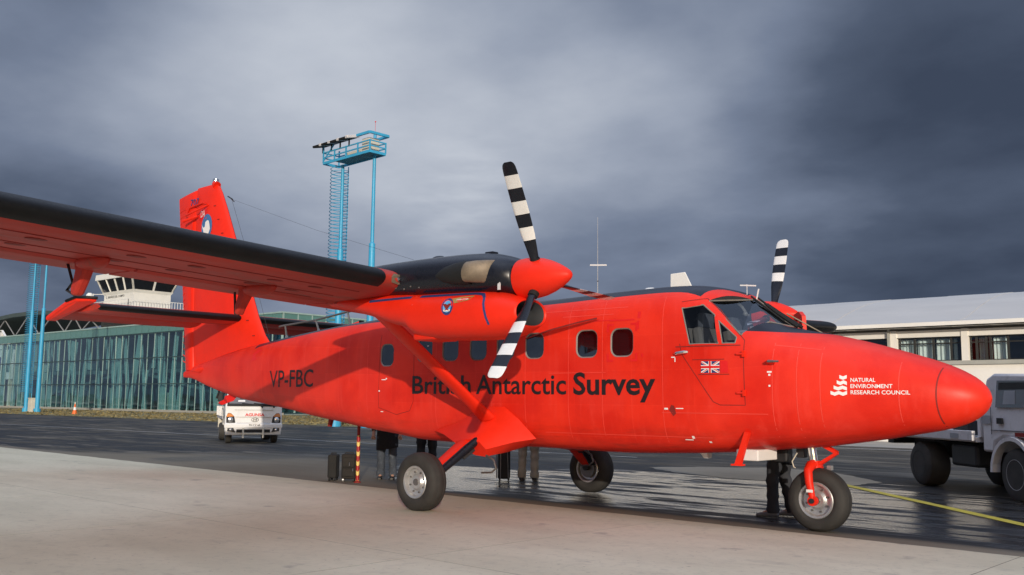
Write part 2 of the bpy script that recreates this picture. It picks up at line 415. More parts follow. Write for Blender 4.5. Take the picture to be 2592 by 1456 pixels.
mb = MB(); mb.mm(tl((TX0, TY+.3, .0)), tl((TX1-.3, TY+9, .1))); mb.mm(tl((TX0, TY+3.2, 4.2)), tl((TX1-3, TY+9, 4.6))); mb.build('hall_floor', M_floor, term)
mb = MB(); mb.mm(tl((TX0-.1, TY-.35, 0)), tl((TX1+.35, TY+.3, .22))); mb.build('plinth', pmat('pale_kerb', (.33, .32, .28), .8, var=.1), term)
NC = 45; CW = (TX1-TX0)/NC
ZR = (.22, 2.9, 5.65, 8.25)
pane_me = {}
for c in range(NC):
    xa, xb = TX0+c*CW+.05, TX0+(c+1)*CW-.05
    for r_ in range(3):
        key = r_
        if key not in pane_me:
            o = MB().mm((-CW/2+.05, -.012, ZR[r_]+.06), (CW/2-.05, .012, ZR[r_+1]-.06)).build('glass_pane', G_teal, term); pane_me[key] = o.data
        else: o = link('glass_pane', pane_me[key], term)
        o.location = tl(((xa+xb)/2, TY+random.uniform(-.01, .01), 0)); o.rotation_euler = (random.uniform(-.006, .006), 0, random.uniform(-.006, .006))
    if 'sp' not in pane_me:
        o = MB().mm((-CW/2+.03, -.05, 8.33), (CW/2-.03, .02, TZ-.02)).build('spandrel_panel', M_spand, term); pane_me['sp'] = o.data
    else: o = link('spandrel_panel', pane_me['sp'], term)
    o.location = tl(((xa+xb)/2, TY, 0))
for c in range(NC+1):
    if c == 0: mo = MB().mm((-.04, -.03, .2), (.04, .05, 8.3)).build('mullion', M_mull, term); mm_ = mo.data
    else: mo = link('mullion', mm_, term)
    mo.location = tl((TX0+c*CW, TY, 0))
for z_ in ZR[1:]:
    MB().mm(tl((TX0, TY-.07, z_-.05)), tl((TX1, TY+.07, z_+.05))).build('transom', M_trans, term)
MB().mm(tl((TX0-.1, TY-.12, TZ)), tl((TX1+.12, TY+.5, TZ+.14))).build('coping', M_mull, term)
# east end wall
for k in range(9):
    ya, yb = TY+.1+k*1.6, TY+.1+(k+1)*1.6
    for r_ in range(3):
        MB().mm(tl((TX1-.012, ya+.05, ZR[r_]+.06)), tl((TX1+.012, yb-.05, ZR[r_+1]-.06))).build('glass_pane', G_teal, term)
    MB().mm(tl((TX1-.02, ya+.03, 8.33)), tl((TX1+.05, yb-.03, TZ-.02))).build('spandrel_panel', M_spand, term)
    MB().mm(tl((TX1-.1, ya-.05, .2)), tl((TX1+.1, ya+.05, 9.2))).build('mullion', M_mull, term)
MB().mm(tl((TX1-.3, TY+.5, TZ)), tl((TX1+.12, TY+14.6, TZ+.14))).build('coping', M_mull, term)
# leaning struts behind the glass
xs = TX0+1.5; k = 0
while xs < TX1-1:
    lean = random.choice((-1, 1))*random.uniform(.5, 1.9); w_ = random.uniform(.22, .5); yy = TY+random.uniform(.25, 1.0)
    z0, z1 = ((.2, 8.2), (4.6, 8.2), (.2, 4.4))[k % 3 if random.random() < .7 else 0]
    MB().bar(tl((xs, yy, z0)), tl((xs+lean*(z1-z0)/8, yy, z1)), .14, w_, upv=(0, 1, 0)).build('leaning_strut', M_strut, term)
    xs += random.uniform(.7, 1.75); k += 1
MB().bar(tl((-93, TY+2.4, 4.3)), tl((-70, TY+2.4, 1.0)), .3, .7, upv=(0, 1, 0)).build('ramp', M_floor, term)
MB().bar(tl((-118, TY+2.4, 1.3)), tl((-98, TY+2.4, 4.0)), .3, .6, upv=(0, 1, 0)).build('ramp', M_floor, term)
for (x_, w_, h_, m_) in ((-97.5, .7, 2.5, M_cream), (-86.5, 1.1, 2.4, M_bluep), (-84.8, .6, 2.0, M_cream), (-74, 1.2, 2.6, M_bluep), (-104, .8, 2.2, M_grey), (-69.6, .7, 2.7, M_skyp)):
    MB().mm(tl((x_, TY+1.2, .1)), tl((x_+w_, TY+1.6, h_))).build('counter', m_, term)
# arched hall roof behind, with its trusses
hall = thing('arched_hall', 'dark arched roof on white trusses behind the left end of the glass terminal', 'building', (-130, 52, 0))
HO = Vector((-130, 52, 0))
def hl(p): return (p[0]-HO.x, p[1]-HO.y, p[2])
arc = [(-175, 9.4), (-165, 10.9), (-155, 12.0), (-146, 12.6), (-138, 12.95), (-130, 12.95), (-122, 12.5), (-117, 11.9), (-112, 11.1)]
arc2 = [(x_, z_+1.6) if False else (x_, z_) for x_, z_ in arc]
mb = MB(); mb.loft([[hl((x_, 47.4, z_)), hl((x_, 62, z_)), hl((x_, 62, z_+.5)), hl((x_, 47.4, z_+.55))] for x_, z_ in arc]); mb.build('roof', M_metalroof, hall)
MB().mm(hl((-175, 49.5, .05)), hl((-112, 50, 9.3))).build('wall', M_hall, hall)
for i in range(len(arc)-1):
    a, b_ = arc[i], arc[i+1]; m_ = ((a[0]+b_[0])/2)
    o = MB(); o.bar(hl((a[0], 48, 10.2)), hl((m_, 48, (a[1]+b_[1])/2)), .11, .11); o.bar(hl((m_, 48, (a[1]+b_[1])/2)), hl((b_[0], 48, 10.2)), .11, .11)
    o.build('truss_web', M_grey, hall)
MB().mm(hl((-175, 47.85, 10.05)), hl((-112, 48.15, 10.35))).build('truss_chord', M_grey, hall)
MB().mm(hl((-175, 47.6, 9.45)), hl((-112, 48.2, 9.75))).build('eaves_beam', M_shadewhite, hall)
# the wing at the far left end
pav = thing('entrance_pavilion', 'white boxy wing on pillars beyond the left end of the terminal', 'building', (-134, 45, 0))
PO = Vector((-134, 45, 0))
def pq(p): return (p[0]-PO.x, p[1]-PO.y, p[2])
MB().mm(pq((-142, 44.6, 3.8)), pq((-130.2, 56, 7.9))).build('upper_storey', M_white, pav)
MB().mm(pq((-141.5, 46, 0)), pq((-131, 56, 3.8))).build('lower_storey', M_dark, pav)
for x_ in (-140, -137, -134, -131.0): MB().mm(pq((x_-.3, 44.8, 0)), pq((x_+.3, 45.4, 3.8))).build('pillar', M_cream, pav)
MB().mm(pq((-139, 44.5, 5.0)), pq((-133.6, 44.58, 6.9))).build('banner', M_navy, pav)
o = MB()
for (a, b_) in (((-142, 44.6, 10.4), (-134, 44.6, 10.6)), ((-134, 44.6, 10.6), (-130.5, 44.6, 8.2)), ((-142, 44.6, 8.3), (-130.5, 44.6, 9.0)), ((-134, 44.6, 10.6), (-134, 44.6, 8.0)), ((-134, 44.6, 10.6), (-138, 44.6, 8.1))):
    o.bar(a and pq(a), pq(b_), .28, .28)
o.build('roof_truss', M_white, pav)

# ------------------------------------------------------------------ control tower
twr = thing('control_tower', 'white control tower with slanted dark windows and railed balcony behind the terminal', 'control tower', (-117.5, 55, 0))
M_tw = pmat('stained_white_render', (.74, .73, .68), .7, var=.06, vs=.6, dirt=((.40, .38, .32), .35), bmp=.05)
M_tglass = pmat('dark_tower_glass', (.010, .011, .014), .08, var=.2, spec=.6)
cx0, cx1, cy0, cy1 = -9.0, -.4, .4, 6.0
MB().mm((-9.2, .3, 0), (-.3, 7, 14.0)).build('shaft', M_tw, twr)
MB().mm((-10.6, -.9, 13.4), (.6, 7.6, 13.85)).build('balcony_slab', M_tw, twr)
MB().mm((cx0, cy0, 13.85), (cx1, cy1, 16.1)).build('cab_wall', M_tw, twr)
MB().loft([[(cx0-.02, cy0-.02, 16.1), (cx1+.02, cy0-.02, 16.1), (cx1+.02, cy1+.02, 16.1), (cx0-.02, cy1+.02, 16.1)], [(cx0-.25, cy0-.25, 16.5), (cx1+.25, cy0-.25, 16.5), (cx1+.25, cy1+.25, 16.5), (cx0-.25, cy1+.25, 16.5)]]).build('sill', M_tw, twr)
fl = .75
lo = [(cx0-.1, cy0-.1), (cx1+.1, cy0-.1), (cx1+.1, cy1+.1), (cx0-.1, cy1+.1)]; hi = [(cx0-fl, cy0-fl), (cx1+fl, cy0-fl), (cx1+fl, cy1+fl), (cx0-fl, cy1+fl)]
MB().loft([[(a, b_, 16.5) for a, b_ in [(cx0+.1, cy0+.1), (cx1-.1, cy0+.1), (cx1-.1, cy1-.1), (cx0+.1, cy1-.1)]], [(a, b_, 18.2) for a, b_ in [(cx0-.4, cy0-.4), (cx1+.4, cy0-.4), (cx1+.4, cy1+.4), (cx0-.4, cy1+.4)]]]).build('cab_interior', M_inner, twr)
for s_ in range(4):
    a0, a1, b0, b1 = [Vector((*q, z_)) for q, z_ in ((lo[s_], 16.5), (lo[(s_+1) % 4], 16.5), (hi[s_], 18.25), (hi[(s_+1) % 4], 18.25))]
    n = 4 if s_ in (0, 2) else 2
    for k in range(n):
        f0, f1 = k/n+.015, (k+1)/n-.015
        MB().add([a0.lerp(a1, f0), a0.lerp(a1, f1), b0.lerp(b1, f1), b0.lerp(b1, f0)], [(0, 1, 2, 3)]).build('window', M_tglass, twr, fix=False)
    for k in range(n+1):
        MB().bar(a0.lerp(a1, k/n), b0.lerp(b1, k/n), .26, .2).build('window_post', M_tw, twr)
MB().mm((cx0-1.0, cy0-1.0, 18.25), (cx1+1.0, cy1+1.0, 18.45)).build('eaves', M_tw, twr)
MB().loft([[(cx0-1.0, cy0-1.0, 18.45), (cx1+1.0, cy0-1.0, 18.45), (cx1+1.0, cy1+1.0, 18.45), (cx0-1.0, cy1+1.0, 18.45)], [(cx0-.95, cy0-.95, 19.05), (cx1+.95, cy0-.95, 19.05), (cx1+.95, cy1+.95, 19.05), (cx0-.95, cy1+.95, 19.05)], [(cx0+3, cy0+2.2, 19.7), (cx1-3, cy0+2.2, 19.7), (cx1-3, cy1-2.2, 19.7), (cx0+3, cy1-2.2, 19.7)]]).build('roof', M_tw, twr)
rail = MB()
bp = [(-10.5, -.8), (.5, -.8), (.5, 7.5)]
for i in range(2):
    a, b_ = Vector(bp[i]), Vector(bp[i+1])
    for z_ in (14.0, 15.0): rail.bar((*a, z_), (*b_, z_), .07, .07)
    n = int((b_-a).length/.42)
    for k in range(n+1): q = a.lerp(b_, k/n); rail.bar((*q, 13.85), (*q, 15.0), .06, .06)
rail.build('balcony_railing', M_white, twr)
MB().bar((-10.3, -.6, 13.85), (-10.3, -.6, 16.4), .08, .08).bar((-10.3, -.6, 16.3), (-9, .3, 16.3), .07, .07).build('bracket_post', M_white, twr)
MB().ball((-11.4, -.6, 16.0), .55, 6, sc=(1, 1, 1.2)).bar((-11.4, -.6, 15.4), (-11.4, -.6, 13.6), .5, .3).build('beacon_lamp', M_white, twr)
q, fs = text_fit('C. IBAÑEZ DEL CAMPO', -8.4, -3.0, 15.62, .30, .01)
MB().add([(a, cy0-.02, b_) for a, b_ in q], fs).build('lettering', M_blackp, twr, fix=False)

# ------------------------------------------------------------------ blue light towers
M_blue = pmat('sky_blue_paint', (.045, .36, .60), .45, var=.1, vs=1.5, dirt=((.05, .22, .33), .4))
M_bluedk = pmat('blue_steel_deck', (.035, .16, .24), .6, var=.2)
def light_tower(ox, oy, label, full=True):
    t = thing('light_tower', label, 'light tower', (ox, oy, 0), R(-3), 'blue floodlight towers')
    P1, P2 = Vector((0, 0, 0)), Vector((2.8, 0, 0))
    for p_ in (P1, P2):
        MB().rev([(0, .20), (.02, .20), (9.6, .165), (9.65, .10), (14.3 if p_ is P1 else 15.6, .085)], p_, (0, 0, 1), 12).build('pole', M_blue, t, smooth=40)
        MB().rev([(0, .32), (.35, .32), (.36, .2)], p_, (0, 0, 1), 12).build('pole_base', M_blue, t, smooth=40)
    pts = []; cxh, cyh, rr = -.42, .10, .50
    for k in range(int(62*14)):
        a = 2*math.pi*k/14; pts.append((cxh+rr*math.cos(a), cyh+rr*math.sin(a), 1.8+.2*k/14))
    MB().tube(pts, .022, 4).build('spiral_cage', M_blue, t, smooth=80)
    lad = MB(); lad.bar((-.16, .15, 0), (-.16, .15, 14.3), .04, .04); lad.bar((-.16, .5, 0), (-.16, .5, 14.3), .04, .04)
    for k in range(46): lad.bar((-.16, .15, .4+k*.3), (-.16, .5, .4+k*.3), .02, .02)
    lad.build('ladder', M_blue, t)
    x0, x1, y0, y1 = -.80, 3.35, -.75, .30; z0 = 14.3
    MB().mm((x0+.9, y0+.04, z0+.06), (x1-.04, y1-.04, z0+.12)).build('deck', M_bluedk, t)
    fr = MB()
    for (a, b_) in (((x0, y0), (x1, y0)), ((x1, y0), (x1, y1)), ((x1, y1), (x0, y1)), ((x0, y1), (x0, y0))):
        fr.bar((*a, z0+.07), (*b_, z0+.07), .06, .14)
    fr.build('deck_frame', M_blue, t)
    rl = MB()
    for z_ in (.38, .66):
        for (a, b_) in (((x0, y0), (x1, y0)), ((x1, y0), (x1, y1)), ((x1, y1), (x0, y1)), ((x0, y1), (x0, y0))):
            rl.bar((*a, z0+z_), (*b_, z0+z_), .05, .06)
    n = 5
    for k in range(n):
        for y_ in (y0, y1): rl.bar((x0+(x1-x0)*k/(n-1), y_, z0+.1), (x0+(x1-x0)*k/(n-1), y_, z0+(.70 if k else .98)), .06, .07)
    rl.bar((x0, y0, z0+.2), (x0+.95, y0, z0+.98), .05, .06)
    rl.build('railing', M_blue, t)
    cn = MB()
    for (a, b_) in (((x1-1.0, y0-.1), (x1+.1, y0-.1)), ((x1+.1, y0-.1), (x1+.1, y1+.1)), ((x1+.1, y1+.1), (x1-1.0, y1+.1))): cn.bar((*a, z0+1.05), (*b_, z0+1.05), .12, .13)
    cn.build('canopy_frame', M_blue, t)
    MB().mm((x1-.95, y0+.2, z0+.15), (x1-.35, y1-.15, z0+.92)).build('control_box', M_cream, t, bevel=.02)
    MB().mm((x0+1.5, y0+.35, z0+.25), (x1-1.2, y0+.6, z0+.45)).build('cable_tray', M_cream, t)
    for k in range(4):
        px = x0-.42+k*.80
        rot = Matrix.Rotation(R(14), 3, 'X')
        hd = MB().box((px+.30, y0-.05, z0+1.08), (.60, .85, .13), 0, rot).build('floodlight', M_soot, t, bevel=.03)
        MB().box((px+.70, y0-.05, z0+1.10), (.22, .87, .16), 0, rot).build('floodlight_ballast', M_shadewhite, hd, bevel=.03)
        MB().bar((px+.35, y0, z0+.66), (px+.35, y0, z0+1.05), .06, .06).build('floodlight_bracket', M_soot, hd)
    MB().bar((2.8, 0, 15.6), (2.8, 0, 16.2), .012, .012).ball((2.8, 0, 16.2), .04, 5).build('warning_lamp', M_redlit, t)
    return t
light_tower(-31.95, 22.4, 'tall blue twin pole light tower with spiral cage rising behind the engine')
light_tower(-85.0, 28.3, 'distant blue twin pole light tower with spiral cage in front of the glass terminal')
cab = thing('electrical_cabinet', 'small white electrical cabinet between the far blue poles', 'cabinet', (-83.6, 28.3, 0))
MB().mm((-.35, -.25, .0), (.35, .25, 1.25)).build('casing', M_cream, cab, bevel=.02); MB().mm((-.33, -.27, .1), (.33, -.252, 1.15)).build('door', M_cream, cab)
MB().mm((-.4, -.3, 1.25), (.4, .3, 1.32)).build('lid', M_cream, cab)
cone = thing('traffic_cone', 'orange and white traffic cone on the edge of the grass verge', 'traffic cone', (-71.3, 26.6, .01))
MB().rev([(0, .26), (.05, .26)], (0, 0, 0), (0, 0, 1), 4).build('base', M_orange, cone)
MB().rev([(.05, .20), (.35, .13), (.35, .131), (.58, .085), (.58, .084), (.85, .05)], (0, 0, 0), (0, 0, 1), 14, mis=lambda i, k: 1 if i == 2 else 0).build('cone_body', [M_orange, M_whitep], cone, smooth=40)
MB().rev([(.85, .05), (1.0, .045)], (0, 0, 0), (0, 0, 1), 10).build('collar', M_cream, cone)

# ------------------------------------------------------------------ pale building on the right
BY = 28.0
rb = thing('airport_annex', 'long pale building with curved grey metal roof and curtained windows behind the nose', 'building', (0, BY, 0))
BX0, BX1 = -33.0, 22.0
M_rb = pmat('warm_white_render', (.86, .83, .77), .7, var=.04, vs=.8, dirt=((.62, .58, .52), .3))
M_rbroof = pmat('grey_roof_sheet', (.55, .53, .50), .55, var=.08, vs=.25, stretch=(.25, 1, 1), dirt=((.42, .41, .40), .35))
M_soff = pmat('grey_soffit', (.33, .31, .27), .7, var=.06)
M_sill = pmat('grey_sill', (.40, .40, .36), .7, var=.08)
M_frame = pmat('dark_window_frame', (.035, .034, .032), .5, var=.1)
M_curt = pmat('white_net_curtain', (.80, .85, .82), .9, var=.18, vs=1.2, stretch=(9, 1, .2))
MB().mm((BX0, 0, 0), (BX1, .3, 2.98)).build('lower_wall', M_rb, rb)
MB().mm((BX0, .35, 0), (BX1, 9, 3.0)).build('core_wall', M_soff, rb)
MB().mm((BX0, -.10, 2.98), (BX1, .5, 3.13)).build('sill', M_sill, rb)
MB().mm((BX0, 5.6, 3.0), (BX1, 5.8, 4.3)).build('room_wall', M_inner, rb)
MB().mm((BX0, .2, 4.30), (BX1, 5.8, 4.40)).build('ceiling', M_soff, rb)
cols = [-1.67+2.65*k for k in range(-11, 9)]
for c_ in cols:
    MB().mm((c_-.12, -.06, 3.13), (c_+.12, .35, 4.34)).build('column', M_rb, rb)
for i in range(len(cols)-1):
    MB().mm((cols[i]+.12, -.02, 4.06), (cols[i+1]-.12, .2, 4.32)).build('frieze', M_rb, rb)
rf = [(-.62, 4.47), (-.58, 4.58), (.6, 4.86), (2, 5.30), (3.6, 5.74), (5.4, 6.12), (7.4, 6.40), (9.6, 6.5)]
bw = 2.65
for i in range(-12, 9):                     # roof in bays, each sheet lapping a little over the next
    xa, xb = -1.67+bw*i, -1.67+bw*(i+1)
    xa, xb = max(xa, BX0), min(xb, BX1)
    up_ = .012*(i % 2)
    MB().loft([[(xa+.004, y_, z_+up_) for y_, z_ in rf]+[(xa+.004, y_, z_-.08) for y_, z_ in reversed(rf)], [(xb-.004, y_, z_+up_) for y_, z_ in rf]+[(xb-.004, y_, z_-.08) for y_, z_ in reversed(rf)]]).build('roof_sheet', M_rbroof, rb, smooth=30)
MB().mm((BX0, -.70, 4.44), (BX1, -.63, 4.585)).build('gutter', M_rb, rb)
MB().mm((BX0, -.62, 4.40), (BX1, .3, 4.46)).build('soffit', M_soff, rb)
for i in range(-24, 16):
    MB().mm((-.2+1.36*i, -.52, 4.385), (.72+1.36*i, -.30, 4.398)).build('soffit_vent', M_dark, rb)
MB().mm((cols[10]-.20, -.16, 3.2), (cols[10]-.12, -.08, 4.5)).build('downpipe', M_sill, rb)
for i in range(len(cols)-1):
    a, b_ = cols[i]+.12, cols[i+1]-.12; W_ = b_-a
    cuts = [0, .26, .55, .82, 1] if i % 2 == 0 else [0, .10, .24, .30, .55, 1]
    mid = 3.80
    for k in range(len(cuts)-1):
        xa, xb = a+W_*cuts[k], a+W_*cuts[k+1]
        win = MB().mm((xa, .16, 3.13), (xa+.04, .24, 4.06)).mm((xb-.04, .16, 3.13), (xb, .24, 4.06)).mm((xa+.04, .16, 3.13), (xb-.04, .24, 3.17)).mm((xa+.04, .16, 4.02), (xb-.04, .24, 4.06)).mm((xa+.04, .16, mid), (xb-.04, .24, mid+.04)).build('window', M_frame, rb)
        MB().mm((xa+.04, .19, 3.17), (xb-.04, .205, mid)).build('pane', G_win, win)
        MB().mm((xa+.04, .19, mid+.04), (xb-.04, .205, 4.02)).build('pane', G_win, win)
        dark = i % 2 == 1 and k in (0, 2, 4)
        if not dark and i not in (3, 9):
            n = 14; pts = []
            wd = xb-xa-.05-(W_*.1 if (i % 2 == 0 and k == 3) else 0)
            cu = MB()
            for (zl, zh) in ((3.18, mid), (mid+.05, 4.0)):
                top = [(xa+.025+wd*j/n, .42+.035*math.sin(j*1.9+k), zl) for j in range(n+1)]
                cu.add(top+[(p_[0], p_[1], zh) for p_ in top], [(j, j+1, n+2+j, n+1+j) for j in range(n)])
            cu.build('curtain', M_curt, rb, smooth=60, fix=False)

# ================================================================== THE AEROPLANE
AC = thing('twin_engine_aeroplane', 'bright red twin engine turboprop aeroplane with striped propellers parked on the apron edge', 'aeroplane')
def pchip(xs, ys, x):
    h = np.diff(xs); dl = np.diff(ys)/h; m = np.zeros(len(xs))
    for i in range(1, len(xs)-1):
        if dl[i-1]*dl[i] > 0:
            w1 = 2*h[i]+h[i-1]; w2 = h[i]+2*h[i-1]; m[i] = (w1+w2)/(w1/dl[i-1]+w2/dl[i])
    m[0] = dl[0]; m[-1] = dl[-1]
    i = min(max(int(np.searchsorted(xs, x))-1, 0), len(xs)-2); t = (x-xs[i])/h[i]
    return float((1+2*t)*(1-t)**2*ys[i]+t*(1-t)**2*h[i]*m[i]+t*t*(3-2*t)*ys[i+1]+t*t*(t-1)*h[i]*m[i+1])
class Body:
    """superellipse sections along x: x, z bottom, z top, half width, exponent above, exponent below"""
    def __init__(s, st, yc=0.0): s.st = np.array(st, float); s.yc = yc
    def sec(s, x): return [pchip(s.st[:, 0], s.st[:, k], x) for k in range(1, 6)]
    def ring(s, x, N=64, inset=0.0):
        zb, zt, a, nt_, nb = s.sec(x); zc = (zb+zt)/2; out = []
        for k in range(N):
            t = 2*math.pi*(k+.5)/N; c, q = math.cos(t), math.sin(t); n = nt_ if q > 0 else nb; h = (zt-zb)/2
            out.append((x, s.yc-(a-inset)*math.copysign(abs(c)**(2/n), c), zc+(h-inset)*math.copysign(abs(q)**(2/n), q)))
        return out
    def F(s, x, y, z):
        x = min(max(x, s.st[0, 0]), s.st[-1, 0])
        zb, zt, a, nt_, nb = s.sec(x); zc = (zb+zt)/2; h = (zt-zb)/2; n = nt_ if z > zc else nb
        return abs((y-s.yc)/a)**n+abs((z-zc)/h)**n-1
    def nrm(s, x, y, z):
        e = 1e-3
        return Vector((s.F(x+e, y, z)-s.F(x-e, y, z), s.F(x, y+e, z)-s.F(x, y-e, z), s.F(x, y, z+e)-s.F(x, y, z-e))).normalized()
    def side(s, x, z):
        zb, zt, a, nt_, nb = s.sec(x); zc = (zb+zt)/2; h = (zt-zb)/2; n = nt_ if z > zc else nb
        return a*max(0, 1-min(1, abs((z-zc)/h))**n)**(1/n)
    def top(s, x, y):
        zb, zt, a, nt_, nb = s.sec(x); zc = (zb+zt)/2; h = (zt-zb)/2
        return zc+h*max(0, 1-min(1, abs((y-s.yc)/a))**nt_)**(1/nt_)
    def bot(s, x, y):
        zb, zt, a, nt_, nb = s.sec(x); zc = (zb+zt)/2; h = (zt-zb)/2
        return zc-h*max(0, 1-min(1, abs((y-s.yc)/a))**nb)**(1/nb)
FUS = Body([(-9.02, 1.84, 1.95, .025, 2, 2), (-8.76, 1.82, 2.04, .06, 2, 2), (-8.1, 1.66, 2.16, .13, 2.2, 2.2), (-7.5, 1.53, 2.27, .21, 2.4, 2.4), (-6.75, 1.405, 2.38, .33, 2.6, 2.6),
    (-5.9, 1.315, 2.465, .45, 3, 3), (-5.0, 1.215, 2.545, .57, 3.4, 3.4), (-4.2, 1.115, 2.605, .67, 3.8, 3.8), (-3.4, 1.03, 2.66, .76, 4.1, 4), (-2.7, .95, 2.695, .82, 4.3, 4.2),
    (-2.0, .885, 2.735, .85, 4.4, 4.4), (-1.4, .822, 2.76, .86, 4.5, 4.5), (-.6, .80, 2.785, .86, 4.5, 4.5), (.7, .795, 2.795, .86, 4.5, 4.5), (1.2, .79, 2.805, .86, 4.5, 4.5),
    (2.1, .78, 2.835, .86, 4.5, 4.5), (2.9, .803, 2.85, .86, 4.5, 4.4), (3.2, .817, 2.842, .86, 4.4, 4.2), (3.45, .833, 2.812, .86, 3.8, 3.9), (3.6, .843, 2.765, .86, 3.4, 3.8),
    (3.75, .855, 2.685, .85, 3.1, 3.6), (3.9, .866, 2.575, .838, 3.0, 3.4), (4.1, .888, 2.43, .81, 3, 3.2), (4.3, .905, 2.30, .78, 3, 3), (4.4, .915, 2.272, .765, 2.9, 3),
    (4.7, .95, 2.215, .71, 2.7, 2.8), (5.0, .995, 2.143, .645, 2.5, 2.6), (5.3, 1.042, 2.062, .58, 2.4, 2.5), (5.65, 1.108, 1.955, .485, 2.3, 2.3), (5.95, 1.168, 1.853, .385, 2.2, 2.2),
    (6.16, 1.24, 1.753, .29, 2.1, 2.1), (6.29, 1.325, 1.66, .195, 2, 2), (6.355, 1.41, 1.57, .10, 2, 2), (6.378, 1.475, 1.505, .02, 2, 2)])
# paint scheme: black roof, black anti-glare deck ahead of the windscreen, red elsewhere
def fuselage_paint():
    m, nt, b = newmat('fuselage_paint'); v = coords(nt); x, y, z = sepxyz(nt, v)
    ay = y.abs()
    lim = ((x+5.9)/3.9)._op('MULTIPLY_ADD', 1.0, 0.0, clamp=True)*.36+.345
    roof = z.gt(2.25)*ay.lt(lim)*x.gt(-6.05)*(x+ay*.35).lt(3.70)
    deck = z.gt(2.405-x*.044)*(x-(1-ay/.77)*.36).gt(4.0)*x.lt(5.02)
    blk = roof.max(deck)
    n1 = noise(nt, v, 1.3, 6, .6); n2 = noise(nt, coords(nt, scale=(6, 6, .8)), 1.5, 5, .6); n3 = noise(nt, v, 22, 4, .6)
    red = mixc(nt, n1.step(.32, .68), (.66, .016, .006), (.82, .030, .010))
    pch = noise(nt, coords(nt, scale=(1.0, .5, 1.4)), .9, 2, .4).step(.5, .58)
    red = mixc(nt, pch*.30, red, (.84, .045, .026))
    red = mixc(nt, n2.step(.50, .75)*.45, red, (.80, .050, .032))       # chalky run marks
    red = mixc(nt, n3.step(.66, .78)*.25, red, (.45, .03, .02))
    cb = nt.nodes.new('ShaderNodeCombineXYZ'); setin(nt, cb.inputs[0], x); setin(nt, cb.inputs[1], z+ay*.35)
    bk = nt.nodes.new('ShaderNodeTexBrick'); bk.offset = 0.0; nt.links.new(cb.outputs[0], bk.inputs['Vector'])
    for k_, v_ in (('Scale', 1.0), ('Mortar Size', .004), ('Brick Width', .86), ('Row Height', .42), ('Bias', 0.0), ('Mortar Smooth', .3)): bk.inputs[k_].default_value = v_
    bk.inputs['Color1'].default_value = (1, 1, 1, 1); bk.inputs['Color2'].default_value = (.86, .82, .82, 1); bk.inputs['Mortar'].default_value = (1, 1, 1, 1)
    red = mixc(nt, x.lt(4.30)*.55, red, bk.outputs['Color'], 'MULTIPLY')               # panels resprayed at different times
    red = mixc(nt, X(nt, bk.outputs['Fac'])*n2.step(.38, .62)*x.lt(4.30)*.22, red, (.86, .085, .05))
    belly_streak = noise(nt, coords(nt, scale=(.5, 3, 3)), 2.4, 5, .6)
    red = mixc(nt, (1-z.step(.86, 1.25))*belly_streak.step(.45, .68)*.55, red, (.22, .018, .010))   # darker streaks towards the belly
    c = mixc(nt, blk, red, (.014, .015, .026))
    nt.links.new(c, b.inputs['Base Color'])
    setin(nt, b.inputs['Roughness'], (n1-.5)*.18+.42-blk*.10)
    b.inputs['Coat Weight'].default_value = .0; b.inputs['Coat Roughness'].default_value = .2; b.inputs['Specular IOR Level'].default_value = .28
    bump(nt, b, noise(nt, v, 5, 3)*.7+n3*.15+(1-X(nt, bk.outputs['Fac'])*x.lt(4.30))*.06, .25, .012)
    return m
M_fus = fuselage_paint()
def paint_normals(o, body, tol=.006):
    me = o.data; me.polygons.foreach_set('use_smooth', [True]*len(me.polygons)); ln = []
    vn = {}
    for p in me.polygons:
        pn = p.normal
        for li in p.loop_indices:
            vi = me.loops[li].vertex_index
            if vi not in vn:
                co = me.vertices[vi].co; vn[vi] = body.nrm(*co) if abs(body.F(*co)) < .03 else None
            n = vn[vi]
            ln.append(n if n is not None and n.dot(pn) > .6 else pn)
    me.normals_split_custom_set([tuple(q) for q in ln])
def xs_of(body, step):
    a, b_ = body.st[0, 0], body.st[-1, 0]; xs = list(np.arange(a, b_-.25, step))+[b_-.25, b_-.2, b_-.15, b_-.11, b_-.08, b_-.05, b_-.028, b_-.012, b_]
    return sorted(set(round(float(q), 4) for q in xs))
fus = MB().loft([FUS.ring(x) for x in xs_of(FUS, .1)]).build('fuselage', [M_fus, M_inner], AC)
WZ = 2.143
WIN_X = [-1.836, -1.02, -.495, .045, .55, 1.056, 1.909, 2.442]
WSO = {-1.836: (.29, .33), 1.909: (.325, .345), 2.442: (.325, .345)}
cut = []
def cutter(mb, mat_=M_inner):
    o = mb.build('cutter', [mat_]); cut.append(o); return o
for s in (-1, 1):
    for x_ in WIN_X:
        w_, h_ = WSO.get(x_, (.31, .335)); z_ = WZ if x_ > -1.5 else 2.09
        cutter(MB().prism([(a, s*.72, b_) for a, b_ in rrect(x_, z_, w_, h_, .10)], (0, s*.4, 0)))
